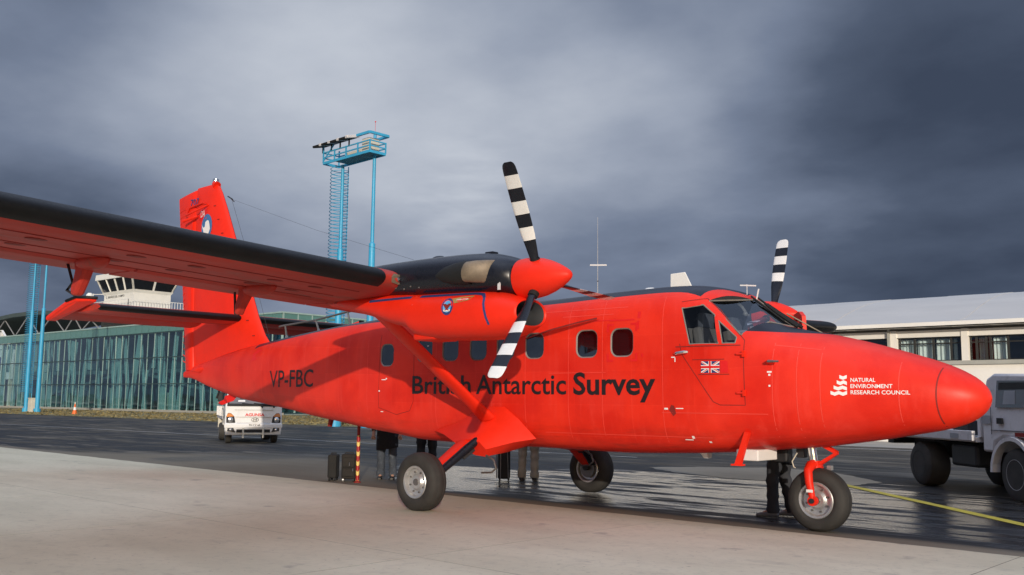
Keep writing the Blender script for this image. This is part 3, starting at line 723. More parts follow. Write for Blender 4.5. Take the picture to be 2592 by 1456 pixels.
# cockpit cavity and its openings
cutter(MB().loft([[(x, y, max(z, 1.35)) for x, y, z in FUS.ring(x, 40, .055)] for x in (3.06, 3.2, 3.4, 3.6, 3.75, 3.9, 4.05, 4.2, 4.32)]))
SW1 = [(3.262, 2.520), (3.515, 2.552), (3.668, 2.425), (3.744, 2.088), (3.382, 2.092)]
SW2 = [(3.722, 2.355), (3.790, 2.090), (3.935, 2.090), (3.946, 2.155)]
for poly in (SW1, SW2): cutter(MB().prism([(a, -1.1, b_) for a, b_ in poly], (0, .45, 0)))
DOOR = [(3.24, 2.56), (3.53, 2.60), (3.70, 2.46), (4.02, 2.10), (4.04, 1.40), (3.72, 1.40), (3.30, 1.95)]
cutter(MB().prism([(a, .60, b_) for a, b_ in DOOR], (0, .5, 0)))
WS = {}
for s in (-1, 1):
    tl_ = Vector((3.56, s*.70, FUS.top(3.56, s*.70)-.015)); bl_ = Vector((3.985, s*.765, FUS.top(3.985, .765)))
    tr_ = Vector((3.80, s*.05, FUS.top(3.80, .05))); br_ = Vector((4.30, s*.05, FUS.top(4.30, .05)))
    md = Vector((4.17, s*.42, FUS.top(4.17, .42)))
    WS[s] = [tl_, tr_, br_, md, bl_]
    n = (tr_-bl_).cross(br_-tl_).normalized()
    if n.x < 0: n = -n
    cutter(MB().prism([p-n*.22 for p in WS[s]], n*.45))
bpy.context.view_layer.update()
for o in cut:
    b = fus.modifiers.new('cut', 'BOOLEAN'); b.object = o; b.operation = 'DIFFERENCE'; b.solver = 'EXACT'; b.material_mode = 'TRANSFER'
bpy.context.view_layer.update()
me = bpy.data.meshes.new_from_object(fus.evaluated_get(bpy.context.evaluated_depsgraph_get()))
fus.modifiers.clear(); old = fus.data; fus.data = me; me.name = 'fuselage'; bpy.data.meshes.remove(old)
for o in cut: bpy.data.objects.remove(o)
paint_normals(fus, FUS)
def P3(body, x, z, s=-1, e=.004): return (x, body.yc+s*(body.side(x, z)+e), z)
def decal(name, poly, fs, mat_, body=FUS, s=-1, e=.004, parent=None):
    return MB().add([P3(body, a, b_, s, e) for a, b_ in poly], fs).build(name, mat_, parent or AC, fix=False)
def strip(name, pts, wd, mat_, body=FUS, s=-1, e=.003, parent=None, closed=False):
    """a thin painted or sealed line following the body's side"""
    pts = [Vector(p) for p in pts]; q = []
    for a, b_ in zip(pts, pts[1:]):
        n = max(1, int((b_-a).length/.06))
        for k in range(n): q.append(a.lerp(b_, k/n))
    q.append(pts[-1]); vs = []
    for i, p in enumerate(q):
        t = (q[min(i+1, len(q)-1)]-q[max(i-1, 0)]).normalized(); n = Vector((-t.y, t.x))
        for k in (-1, 1): r_ = p+n*k*wd/2; vs.append(P3(body, r_.x, r_.y, s, e))
    return MB().add(vs, [(2*i, 2*i+1, 2*i+3, 2*i+2) for i in range(len(q)-1)]).build(name, mat_, parent or AC, fix=False)
# cabin windows
for s in (-1, 1):
    for x_ in WIN_X:
        w_, h_ = WSO.get(x_, (.31, .335)); z_ = WZ if x_ > -1.5 else 2.09
        po = rrect(x_, z_, w_-.004, h_-.004, .10); n = len(po)
        pane = MB().add([P3(FUS, a, b_, s, -.012) for a, b_ in po], [tuple(range(n))]).build('cabin_window', G_cabin, AC, fix=False)
        pi = rrect(x_, z_, w_-.02, h_-.02, .092); pu = rrect(x_, z_, w_+.012, h_+.012, .106)
        MB().add([P3(FUS, a, b_, s, .003) for a, b_ in pu]+[P3(FUS, a, b_, s, -.009) for a, b_ in pi], [(k, (k+1) % n, n+(k+1) % n, n+k) for k in range(n)]).build('window_frame', M_seal, pane, fix=False)
        MB().mm((x_-w_*.5, s*.60 if s > 0 else -.74, z_-h_*.5), (x_+w_*.5, s*.74 if s > 0 else -.72, z_-h_*.5+.09*random.random())).build('seat_top', M_grey, pane) if False else None
# cockpit glazing
def pane3(name, pts, seal=.012, off=0.0):
    o = MB().add(pts, [tuple(range(len(pts)))]).build(name, G_cock, AC, fix=False)
    r_ = MB()
    for i in range(len(pts)): r_.tube([pts[i], pts[(i+1) % len(pts)]], seal, 6)
    r_.build('window_seal', M_seal, o); return o
for s in (-1, 1):
    n = Vector((1, 0, .9)).normalized(); pane3('windscreen', [p+n*.004 for p in WS[s]], .011)
for poly in (SW1, SW2): pane3('cockpit_side_window', [Vector(P3(FUS, a, b_, -1, -.006)) for a, b_ in poly], .009)
# cockpit interior
for s in (-1, 1):
    seat = MB().box((3.36, s*.36, 1.95), (.11, .42, .74), 0, Matrix.Rotation(R(-10), 3, 'Y')).build('pilot_seat', M_beige, AC, bevel=.03)
    MB().box((3.32, s*.36, 2.40), (.09, .26, .18)).build('headrest', M_grey, seat, bevel=.02)
    MB().box((3.56, s*.36, 1.62), (.45, .42, .12)).build('seat_cushion', M_grey, seat, bevel=.03)
    MB().bar((3.62, s*.30, 1.9), (3.62, s*.30, 2.16), .02, .10).build('seat_belt', M_cream, seat)
MB().mm((3.98, -.66, 1.95), (4.10, .66, 2.20)).build('instrument_panel', M_dark, AC, bevel=.02)
gs = MB(); gs.loft([[(3.86, -.66, 2.19), (3.86, .66, 2.19), (3.86, .66, 2.21), (3.86, -.66, 2.21)], [(4.22, -.60, 2.19), (4.22, .60, 2.19), (4.22, .60, 2.21), (4.22, -.60, 2.21)]]); gs.build('glareshield', M_grey, AC)
MB().bar((3.72, 0, 1.5), (3.86, 0, 2.15), .06, .06).bar((3.84, -.35, 2.12), (3.84, .35, 2.12), .03, .03).build('control_column', M_dark, AC)
MB().mm((3.09, -.20, 1.5), (3.14, .75, 2.62)).build('bulkhead', M_inner, AC)
MB().mm((3.16, -.62, 1.55), (3.24, -.46, 2.30)).build('side_pillar', M_beige, AC)
MB().box((3.88, -.14, 2.27), (.10, .16, .10)).box((3.95, -.46, 2.235), (.22, .26, .03)).build('chart_folder', M_whitep, AC)
MB().tube([(3.62, -.12, 2.62), (3.70, -.16, 2.56), (3.74, -.16, 2.50)], .018, 6).ball((3.74, -.16, 2.48), .03, 5).build('visor_arm', M_cream, AC)
# port crew door, swung open
hinge = Vector((4.08, .87, 0)); ang = R(124)
def dpt(a, b_, t=0): 
    d = 4.04-a; return hinge+Vector((math.cos(ang)*d-math.sin(ang)*t, math.sin(ang)*d+math.cos(ang)*t, b_))
dw = [(3.34, 2.52), (3.58, 2.52), (3.74, 2.46), (3.80, 2.10), (3.42, 2.10)]
db = MB(); no, ni = len(DOOR), len(dw)
lowd = [(3.32, 2.05), (4.02, 2.05), (4.04, 1.40), (3.72, 1.40), (3.30, 1.95)]
db.prism([dpt(*q, 0) for q in lowd], dpt(0, 0, .05)-dpt(0, 0, 0))
for seg in ([(3.24, 2.60), (3.32, 2.05), (3.42, 2.05), (3.34, 2.52)], [(3.24, 2.60), (3.34, 2.52), (3.58, 2.52), (3.60, 2.61)], [(3.60, 2.61), (3.58, 2.52), (3.74, 2.46), (3.84, 2.53)], [(3.84, 2.53), (3.74, 2.46), (3.80, 2.05), (3.92, 2.05)]):
    db.prism([dpt(*q, 0) for q in seg], dpt(0, 0, .05)-dpt(0, 0, 0))
door = db.build('crew_door', M_red, AC)
MB().add([dpt(*q, .025) for q in dw], [tuple(range(ni))]).build('door_window', G_cock, door, fix=False)
# lettering and markings on the side
for wd_, x0, x1, off in (('British', -1.262, -.085, .012), ('Antarctic', .015, 1.586, .012), ('Survey', 1.70, 2.919, .022)):
    q, fs = text_fit(wd_, x0, x1, 1.512, .252 if wd_ != 'Survey' else .262, off); decal('lettering', q, fs, M_blackp)
q, fs = text_fit('VP-FBC', -5.28, -3.80, 1.622, .285, .004); decal('registration', q, fs, M_blackp)
for i, (t, x1) in enumerate((('NATURAL', 5.405), ('ENVIRONMENT', 5.565), ('RESEARCH COUNCIL', 5.725))):
    q, fs = text_fit(t, 5.165, x1, 1.652-.0645*i, .040, .014); decal('lettering', q, fs, M_whitep)
wv = []                                     # the stepped wave emblem
for i, (x0, x1) in enumerate(((5.055, 5.128), (5.03, 5.13), (4.998, 5.13), (4.965, 5.13))):
    zt = 1.725-.056*i; n = (1, 1.5, 1.5, 2)[i]; m_ = int(n*2); up0 = [(x0+(x1-x0)*k/m_, zt-(.016 if k % 2 else 0)) for k in range(m_+1)]
    poly = up0+[(a, b_-.036) for a, b_ in reversed(up0)]
    decal('wave_emblem', poly, [(k, k+1, 2*m_-k, 2*m_+1-k) for k in range(m_)], M_whitep)
# union flag
fx0, fx1, fz0, fz1 = 3.535, 3.765, 1.757, 1.889; fw_, fh_ = fx1-fx0, fz1-fz0
flag = decal('union_flag', [(fx0, fz0), (fx1, fz0), (fx1, fz1), (fx0, fz1)], [(0, 1, 2, 3)], M_navy)
def fl(u, v_): return (fx0+fw_*u/60, fz0+fh_*v_/30)
def flag_bits(name, polys, mat_, e):
    mb = MB()
    for po in polys: mb.add([P3(FUS, *fl(*p), -1, e) for p in po], [tuple(range(len(po)))])
    mb.build(name, mat_, flag, fix=False)
flag_bits('white_saltire', [[(0, 0), (6.7, 0), (60, 26.65), (60, 30), (53.3, 30), (0, 3.35)], [(60, 0), (60, 3.35), (6.7, 30), (0, 30), (0, 26.65), (53.3, 0)]], M_whitep, .0052)
flag_bits('red_saltire', [[(0, 0), (4.5, 0), (26, 10.8), (21.5, 10.8)], [(60, 30), (55.5, 30), (34, 19.2), (38.5, 19.2)], [(0, 30), (0, 27.8), (17, 19.3), (21.5, 19.3)], [(60, 0), (60, 2.2), (43, 10.7), (38.5, 10.7)]], M_redlit, .0064)
flag_bits('white_cross', [[(25, 0), (35, 0), (35, 30), (25, 30)], [(0, 10), (25, 10), (25, 20), (0, 20)], [(35, 10), (60, 10), (60, 20), (35, 20)]], M_whitep, .0076)
flag_bits('red_cross', [[(27, 0), (33, 0), (33, 30), (27, 30)], [(0, 12), (27, 12), (27, 18), (0, 18)], [(33, 12), (60, 12), (60, 18), (33, 18)]], M_redlit, .0088)
decal('red_panel', [(3.775, 1.757), (3.87, 1.757), (3.86, 1.89), (3.775, 1.89)], [(0, 1, 2, 3)], M_redlit, e=.003)
# red corner brackets round the emergency window
for sx in (-1, 1):
    for sz in (-1, 1):
        cx_, cz_ = 2.442+sx*.225, 2.143+sz*.235
        decal('exit_marking', [(cx_, cz_), (cx_-sx*.10, cz_), (cx_-sx*.10, cz_-sz*.025), (cx_-sx*.03, cz_-sz*.025), (cx_-sx*.03, cz_-sz*.10), (cx_, cz_-sz*.10)], [(0, 1, 2, 3), (0, 3, 4, 5)], M_redlit, e=.003)
for (a, b_, c_, d_) in ((2.66, 2.43, 2.70, 2.51), (2.66, 2.30, 2.69, 2.40), (2.72, 1.96, 2.75, 2.0), (2.0, 2.42, 2.36, 2.43), (2.25, 2.41, 2.62, 2.425)):
    decal('red_marking', [(a, b_), (c_, b_), (c_, d_), (a, d_)], [(0, 1, 2, 3)], M_redlit, e=.003)
# doors, joints and sealed seams
strip('door_seam', [(3.25, 2.60), (3.54, 2.63), (3.72, 2.48), (4.04, 2.12), (4.055, 1.395), (3.76, 1.395), (3.68, 1.43), (3.28, 1.98), (3.255, 2.10)], .008, M_groove)
strip('cabin_door_seam', [(-2.0, 2.40), (-2.02, 1.30), (-1.62, 1.20), (-1.32, 1.26), (-1.24, 1.40), (-1.24, 2.30)], .007, M_groove)
strip('door_sill_line', [(3.20, 2.065), (4.0, 2.065)], .012, M_groove)
strip('flag_panel_line', [(3.42, 1.91), (3.82, 1.91)], .008, M_groove); strip('flag_panel_line', [(3.50, 1.74), (3.88, 1.74)], .008, M_groove)
strip('wing_fillet_line', [(.9, 2.24), (1.3, 2.34), (1.75, 2.42), (2.05, 2.46)], .02, M_groove)
for x_, z0, z1 in ((-3.05, 1.12, 2.45), (-2.3, 1.0, 2.55), (-.78, .95, 2.6), (.30, .95, 1.45), (.9, .95, 2.5), (1.62, .95, 2.66), (2.15, 1.0, 2.68), (3.02, .95, 2.68), (4.36, 1.05, 2.16), (4.62, 1.05, 2.15), (4.86, 1.1, 2.10), (5.62, 1.2, 1.86), (-4.1, 1.25, 2.45), (-5.6, 1.42, 2.35)):
    strip('panel_seam', [(x_+.0*(z_-z0), z_) for z_ in np.linspace(z0, z1, 14)], .009, M_seam, e=.0018)
for z_, x0, x1 in ((2.58, .9, 2.5), (2.50, 1.5, 2.3), (2.06, 4.36, 4.84), (1.02, 1.2, 3.6), (1.30, 3.0, 4.3), (1.78, 1.3, 2.2)):
    strip('panel_seam', [(x_, z_-(x_-4.36)*.12 if z_ == 2.06 else z_) for x_ in np.linspace(x0, x1, 10)], .009, M_seam, e=.0018)
ring_ = [(5.955+.035*((z_-1.5)/.35)**2, z_) for z_ in np.linspace(1.20, 1.83, 20)]
strip('radome_joint', ring_, .012, M_groove, e=.003)
# small fittings
hd = MB().tube([(3.19, -.875, 1.985), (3.24, -.90, 1.99), (3.34, -.905, 2.0), (3.37, -.88, 2.0)], [.012, .02, .022, .014], 8).build('door_handle', M_chrome, AC, smooth=40)
for z_ in (1.965, 1.53): MB().tube([(3.97, -.845, z_), (4.06, -.85, z_)], .013, 6).box((4.06, -.845, z_), (.03, .03, .07)).build('door_hinge', M_red, AC)
MB().tube([(4.33, -.79, 1.875), (4.36, -.86, 1.875), (4.48, -.86, 1.872)], [.02, .016, .010], 8).build('pitot_tube', M_steel, AC, smooth=40)
MB().prism([(4.30, -.78, 1.85), (4.40, -.78, 1.85), (4.40, -.86, 1.86), (4.34, -.86, 1.86)], (0, 0, .025)).build('pitot_bracket', M_red, AC)
for (x_, z_, w_, h_) in ((4.33, 1.762, .05, .018), (4.33, 1.73, .022, .022), (4.33, 1.61, .02, .02), (3.165, 1.945, .05, .012), (3.19, 1.915, .012, .05), (3.06, 1.345, .05, .02), (3.24, 1.35, .10, .010), (3.36, 1.02, .03, .03), (3.30, .99, .10, .010), (3.55, .97, .03, .02), (-1.9, 1.72, .10, .012), (-1.84, 1.735, .03, .02), (-1.95, 1.24, .06, .012), (-2.0, 1.55, .03, .02), (-.95, 2.2, .04, .01)):
    decal('stencil_marking', [(x_-w_/2, z_-h_/2), (x_+w_/2, z_-h_/2), (x_+w_/2, z_+h_/2), (x_-w_/2, z_+h_/2)], [(0, 1, 2, 3)], M_whitep, e=.003)
decal('red_panel', [(3.10, 1.33), (3.15, 1.26), (3.19, 1.29), (3.17, 1.38), (3.13, 1.39)], [(0, 1, 2, 3, 4)], M_groove, e=.003)
decal('hatch_marking', [(-6.02, 2.10), (-5.83, 2.12), (-5.70, 2.22), (-5.70, 2.30), (-5.86, 2.31), (-6.0, 2.22)], [(0, 1, 2, 3, 4, 5)], M_redlit, e=.003)
MB().prism([(4.06, -.755, 1.09), (4.005, -.755, 1.10), (3.885, -.775, .735), (3.955, -.775, .725)], (0, .05, 0)).box((3.92, -.75, .735), (.13, .09, .018)).build('boarding_step', M_red, AC)
MB().mm((3.81, -.58, .775), (4.08, -.10, .90), 0).build('belly_antenna', M_white, AC, bevel=.012)
MB().prism([(3.05, -.10, .83), (3.17, -.10, .83), (3.14, -.04, .745), (3.09, -.04, .745)], (0, .10, 0)).build('belly_lamp', M_white, AC)
MB().mm((3.95, .05, .74), (4.13, .20, .90)).build('belly_winch', M_dark, AC, bevel=.02)
MB().loft([[(2.62, -.02, 2.84), (2.95, -.012, 2.84), (2.95, .012, 2.84), (2.62, .02, 2.84)], [(2.62, -.012, 3.065), (2.83, -.008, 3.075), (2.83, .008, 3.075), (2.62, .012, 3.065)]]).build('blade_antenna', M_white, AC, bevel=.006)
for x_, w_ in ((2.02, .07), (2.30, .11), (2.55, .06)): MB().ball((x_, 0, 2.845), w_, 6, sc=(1, .6, .65)).build('antenna_dome', M_white, AC, smooth=60)
MB().tube([(1.46, 0, 2.81), (1.46, 0, 3.95)], [.004, .0015], 5).ball((1.46, 0, 3.06), .012, 4).build('whip_antenna', M_steel, AC)
MB().bar((1.34, -.01, 3.29), (1.60, .01, 3.27), .012, .02).build('antenna_crossbar', M_whitep, AC)
MB().tube([(3.66, .05, 2.70), (3.66, .05, 2.86)], .004, 4).bar((3.57, .05, 2.855), (3.78, .05, 2.835), .011, .016).build('short_antenna', M_whitep, AC)
MB().bar((3.80, .02, 2.66), (3.83, .02, 2.79), .01, .014).build('temperature_probe', M_whitep, AC)
# wipers
for s in (-1, 1):
    wp = MB(); pv = Vector((4.35, s*.06, FUS.top(4.35, .06)+.02))
    wp.tube([pv, Vector((4.10, s*.05, FUS.top(4.10, .05)+.045)), Vector((3.93, s*.035, FUS.top(3.93, .03)+.05))], [.022, .02, .014], 6)
    wp.tube([Vector((4.20, s*.10, FUS.top(4.20, .10)+.02)), Vector((3.78, s*.08, FUS.top(3.78, .08)+.03))], .012, 5)
    wp.build('windscreen_wiper', M_soot, AC, smooth=50)
MB().tube([(4.05, .30, FUS.top(4.05, .3)+.05), (4.52, .55, FUS.top(4.52, .55)+.06)], .009, 5).tube([(4.05, .34, FUS.top(4.05, .34)+.05), (4.48, .52, FUS.top(4.48, .52)+.05)], .007, 5).build('wiper_rod', M_bronze, AC)
# rail antenna and wires over the rear fuselage
ra = MB(); ra.tube([(-5.80, .0, 2.745), (-5.70, 0, 2.76), (-4.72, 0, 2.82), (-3.84, 0, 2.92), (-2.9, 0, 3.0)], .018, 6)
for a, b_ in (((-5.62, 0, 2.765), (-5.55, 0, 2.50)), ((-4.72, 0, 2.82), (-4.60, 0, 2.58)), ((-3.84, 0, 2.92), (-3.74, 0, 2.63))): ra.tube([a, Vector(a).lerp(Vector(b_), .7), b_], [.016, .02, .05], 6)
ra.build('rail_antenna', M_steel, AC)
MB().tube([(-7.71, 0, 5.47), (-7.55, 0, 5.39)], .014, 5).tube([(-7.60, 0, 5.41), (-7.52, .03, 5.34)], .010, 4).build('antenna_insulator', M_dark, AC)
MB().tube([(-7.56, 0, 5.39), (-4.8, 0, 4.46), (-1.9, -.3, 3.62), (-.9, -.5, 3.02)], .002, 4).build('antenna_wire', M_dark, AC)
MB().tube([(-7.56, 0, 5.38), (-6.6, 0, 3.6), (-6.1, 0, 2.56)], .0035, 4).build('antenna_wire', M_dark, AC)

# ---------------------------------------------------------------- wings
def foil(x0, x1, n=12, t=.16, cam=.02):
    """upper surface from x1 forward to the nose, then the lower surface back to x1"""
    def yt(x): return 5*t*(.2969*math.sqrt(max(x, 0))-.126*x-.3516*x*x+.2843*x**3-.1015*x**4)
    def yc(x): return cam*4*x*(1-x)
    xs_ = [x0+(x1-x0)*(1-math.cos(math.pi/2*k/n)) for k in range(n+1)]
    return [(x, yc(x)+yt(x)) for x in reversed(xs_)]+[(x, yc(x)-yt(x)) for x in xs_[1:]]
WC, WX = 1.98, .90
def wle(y): return 2.83+.043*(abs(y)-3.75)
def wpt(xc, zc, y, sc=1.0, drop=.066):
    c = WC*sc; x = WX-(WC-c)*.45-xc*c
    return (x, y, wle(y)+zc*c-drop*xc*c)
def wunder(x, y):
    xc = (WX-x)/WC; t = .16
    return wle(y)+(.08*xc*(1-xc)-5*t*(.2969*math.sqrt(max(xc, 0))-.126*xc-.3516*xc*xc+.2843*xc**3-.1015*xc**4)-.066*xc)*WC
M_undershade = pmat('shaded_red_paint', (.44, .034, .022), .55, var=.2, vs=1.4, stretch=(1, .35, 1), coat=.0, dirt=((.17, .07, .055), .75), spec=.3)  # the red paint darkened to carry the shade under the wing, plus dirt patches
for s in (-1, 1):
    f0 = foil(0, .70, 14); nU = 14
    ys = [.30, .86, 1.6, 2.2, 2.75, 3.2, 3.34, 3.345, 4.5, 5.8, 7.2, 8.6, 9.4, 9.62, 9.78, 9.87, 9.905]
    scs = [1]*13+[.97, .90, .78, .55]
    rings = [[wpt(a, b_*(sc if sc < .9 else 1), s*y, sc) for a, b_ in f0] for y, sc in zip(ys, scs)]
    def wm(i, k):
        if ys[i] < 3.342 or k >= len(f0)-1: return 0
        up_ = k < nU; xm = (f0[k][0]+f0[k+1][0])/2
        return 1 if (up_ and xm < .11) or (not up_ and xm < .075) else 0
    wing = MB().loft(rings, 0, mis=wm).build('wing', [M_undershade, M_boot], AC, smooth=40)
    # trailing surfaces, hung a little below the slot
    for nm, ya, yb in (('flap', .92, 2.96), ('flap', 2.99, 5.62), ('aileron', 5.66, 9.45)):
        fr = [(.722, -.012), (.735, .004), (.78, .022), (.86, .022), (1.0, .002), (1.0, -.006), (.86, -.016), (.78, -.026), (.735, -.024)]
        MB().loft([[wpt(a, b_-.006-.018*max(0, a-.72), s*y) for a, b_ in fr] for y in np.linspace(ya, yb, 5)]).build(nm, M_undershade, wing, smooth=45)
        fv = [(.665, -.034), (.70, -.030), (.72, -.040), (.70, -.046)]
        MB().loft([[wpt(a, b_, s*y) for a, b_ in fv] for y in (ya, yb)]).build('flap_vane', M_undershade, wing)
    for y in (3.9, 4.45, 5.4, 6.05, 7.0, 7.9): 
        for xc in (.28, .50):
            x_ = WX-xc*WC; z_ = wunder(x_, y)
            MB().ball((x_, s*y, z_), .07, 5, sc=(.8, 1.6, .12)).build('access_panel', M_groove, wing, smooth=60)
    for xc in (.20, .44, .655):                # spanwise lap joints under the wing
        MB().tube([(WX-xc*WC, s*y, wunder(WX-xc*WC, y)-.001) for y in np.linspace(3.4, 9.4, 8)], .006, 4).build('lap_joint', M_groove, wing)
    # flap hinge arms
    A_ = [(-.66, 2.92), (-.38, 2.92), (-.30, 2.80), (-.29, 2.70), (-.345, 2.61), (-.42, 2.52), (-.50, 2.425), (-.585, 2.43), (-.605, 2.50), (-.555, 2.60), (-.53, 2.68), (-.56, 2.76)]
    B_ = [(-.70, 2.84), (-.43, 2.84), (-.385, 2.75), (-.405, 2.65), (-.47, 2.56), (-.56, 2.46), (-.615, 2.375), (-.66, 2.40), (-.655, 2.50), (-.605, 2.60), (-.60, 2.70)]
    for (pl_, y, rod) in ((A_, 6.2, [(-.80, 2.78), (-.66, 2.57), (-.78, 2.50), (-.60, 2.44)]), (B_, 4.25, [(-.74, 2.66), (-.71, 2.40), (-.64, 2.39)])):
        arm = MB().prism([(a, s*y-.055, b_) for a, b_ in pl_], (0, .11, 0)).build('hinge_arm', M_undershade, wing, bevel=.03)
        MB().tube([(a, s*y, b_) for a, b_ in rod], .016, 6).build('control_rod', M_dark, wing)
        MB().ball((-.25, s*y, wunder(-.25, y)-.02), .12, 8, sc=(2.6, .85, .75)).build('hinge_fairing', M_undershade, wing, smooth=60)  # same shade-darkened red as the wing
    # landing light in the red leading edge beside the engine
    vs = []; 
    for (y, zz) in ((3.045, 0), (3.09, .052), (3.20, .058), (3.245, .01), (3.23, -.050), (3.12, -.062), (3.06, -.04)):
        z_ = wle(y)+zz; xx = WX-.9*zz*zz/.05*.25 if zz > 0 else WX-zz*zz/.05*.35
        vs.append((xx+.008, s*(y+.02), z_))
    ll = MB().add(vs, [tuple(range(len(vs)))]).build('landing_light', M_bronze, wing, fix=False)
    MB().rev([(0, .022), (.02, .0275), (.03, .002)], (WX-.03+.02, s*3.15, wle(3.15)-.005), (1, 0, 0), 12).build('lamp', M_chrome, ll, smooth=50)
    # strut
    top_, bot_ = Vector((.10, s*2.93, 2.63)), Vector((.36, s*1.0, 1.20))
    d = (bot_-top_).normalized(); cx_ = Vector((1, 0, 0)); cx_ = (cx_-d*cx_.dot(d)).normalized(); cy_ = d.cross(cx_)
    rg = []
    for t_, k_ in ((-.02, 1.35), (.06, 1.05), (.12, 1), (.88, 1), (1.0, 1.25)):
        p = top_.lerp(bot_, t_)
        rg.append([p+cx_*(.115*k_*math.cos(a))*(1 if math.cos(a) > 0 else 1.25)+cy_*.052*k_*math.sin(a) for a in [2*math.pi*q/20 for q in range(20)]])
    MB().loft(rg).build('wing_strut', M_red, AC, smooth=50)

# ---------------------------------------------------------------- engines and propellers
def striped(r0, order, i0):
    k = int((1.295-r0)/.142); return order[min(k, len(order)-1)]
def engine(s, angles, orders):
    ny = s*2.746
    up_b = Body([(-1.05, 2.86, 2.93, .10, 2.2, 2.2), (-.6, 2.78, 2.99, .24, 2.4, 2.4), (0, 2.68, 3.035, .345, 2.6, 2.6), (.6, 2.62, 3.055, .375, 2.7, 2.7), (1.2, 2.59, 3.06, .385, 2.7, 2.7), (1.7, 2.575, 3.055, .385, 2.6, 2.6), (2.05, 2.56, 3.04, .365, 2.4, 2.5), (2.28, 2.55, 2.995, .315, 2.2, 2.2), (2.40, 2.54, 2.955, .255, 2, 2), (2.452, 2.535, 2.935, .21, 2, 2)], ny)
    lo_b = Body([(-.75, 2.60, 2.70, .10, 2.2, 2.2), (-.3, 2.52, 2.70, .24, 2.4, 2.4), (.2, 2.41, 2.69, .315, 2.6, 2.6), (.6, 2.30, 2.68, .345, 2.7, 2.7), (.93, 2.215, 2.665, .36, 2.8, 2.8), (1.0, 2.15, 2.66, .365, 2.8, 2.8), (1.5, 2.095, 2.645, .37, 2.8, 2.8), (2.0, 2.085, 2.63, .362, 2.7, 2.7), (2.3, 2.105, 2.595, .34, 2.5, 2.5), (2.46, 2.15, 2.54, .30, 2.4, 2.4), (2.56, 2.20, 2.50, .265, 2.3, 2.3)], ny)
    xs_ = list(np.arange(-1.05, 2.40, .1))+[2.40, 2.43, 2.452]
    nac = MB().loft([up_b.ring(x, 40) for x in xs_]).build('engine_cowling', M_black, AC, smooth=50)
    xl = list(np.arange(-.75, 2.5, .08))+[2.50, 2.54, 2.56]
    rings = [lo_b.ring(x, 40) for x in xl]
    c = Vector((2.56, ny, 2.35)); lip = rings[-1]
    def shr(k, x): return [(x, ny+(p[1]-ny)*k, 2.35+(p[2]-2.35)*k) for p in lip]
    rings += [shr(.95, 2.568), shr(.88, 2.55), shr(.82, 2.42), shr(.78, 2.1)]
    low = MB().loft(rings, 0, mis=lambda i, k: 1 if i >= len(rings)-3 else 0).build('lower_cowling', [M_red, M_inner], AC, smooth=55)
    MB().box((1.13, ny, 2.150), (.36, .44, .10)).build('ejector_shroud', M_red, low, bevel=.04)
    # pin-striping on the outer face
    so = s
    strip('blue_stripe', [(.30, 2.585), (1.02, 2.592)], .030, M_navy, lo_b, so, .004, low)
    strip('blue_stripe', [(1.16, 2.593), (2.02, 2.575), (2.12, 2.56), (2.165, 2.52), (2.20, 2.38), (2.245, 2.22)], .030, M_navy, lo_b, so, .004, low)
    strip('cowl_latch', [(1.09, 2.60), (1.09, 2.49)], .02, M_seam, lo_b, so, .005, low)
    # round maker's badge with a spread-winged bird, and its gold ribbon
    bx, bz, br = 1.66, 2.445, .088
    circ = [(bx+br*math.cos(2*math.pi*k/24), bz+br*1.1*math.sin(2*math.pi*k/24)) for k in range(24)]
    bd = decal('round_badge', circ, [tuple(range(24))], M_navy, lo_b, so, .004, low)
    c2 = [(bx+.7*br*math.cos(2*math.pi*k/24), bz+.77*br*math.sin(2*math.pi*k/24)) for k in range(24)]
    decal('badge_disc', c2, [tuple(range(24))], M_skyp, lo_b, so, .0055, bd)
    bird = [(-.085, .03), (-.03, .035), (0, .02), (.03, .035), (.085, .03), (.05, .0), (.02, -.03), (.055, -.055), (.0, -.04), (-.055, -.055), (-.02, -.03), (-.05, 0)]
    decal('badge_bird', [(bx+a*.8, bz+b_*.95) for a, b_ in bird], [tuple(range(12))], M_groove, lo_b, so, .007, bd)
    decal('badge_flash', [(bx-.045, bz-.055), (bx+.045, bz-.055), (bx+.055, bz-.035), (bx-.055, bz-.035)], [(0, 1, 2, 3)], M_whitep, lo_b, so, .007, bd)
    decal('gold_ribbon', [(bx+.05, bz+.085), (bx+.10, bz+.03), (bx+.30, bz+.055), (bx+.36, bz+.105), (bx+.18, bz+.10)], [tuple(range(5))], M_goldp, lo_b, so, .004, low)
    q, fs = text_fit('TWIN OTTER', bx+.12, bx+.295, bz+.060, .018, .02); decal('ribbon_lettering', q, fs, M_whitep, lo_b, so, .0056, low)
    # exhaust stubs
    for t_ in (-1, 1):
        px = lambda x, z, e: (x, ny+t_*(up_b.side(x, z)+e), z)
        ex = MB(); rg = []
        for x, e, r_ in ((2.27, -.10, .112), (2.24, -.03, .128), (2.17, .03, .124), (2.09, .075, .120), (2.03, .095, .114), (1.99, .10, .110)):
            cp = Vector(px(x, 2.80, e-.06)); rg.append([cp+Vector((.02*math.sin(a), t_*.085*math.cos(a), r_*math.sin(a))) for a in [2*math.pi*k/20 for k in range(20)]])
        rg.append([Vector((1.965, ny+t_*(up_b.side(1.965, 2.8)+.03), 2.80))+Vector((0, t_*.068*math.cos(a), .098*math.sin(a))) for a in [2*math.pi*k/20 for k in range(20)]])
        rg.append([Vector((2.12, ny+t_*(up_b.side(2.12, 2.8)-.01), 2.80))+Vector((0, t_*.055*math.cos(a), .085*math.sin(a))) for a in [2*math.pi*k/20 for k in range(20)]])
        st = MB().loft(rg, 0, mis=lambda i, k: 1 if i >= 5 else 0).build('exhaust_stack', [M_bronze, M_soot], nac, smooth=50)
        rg = []
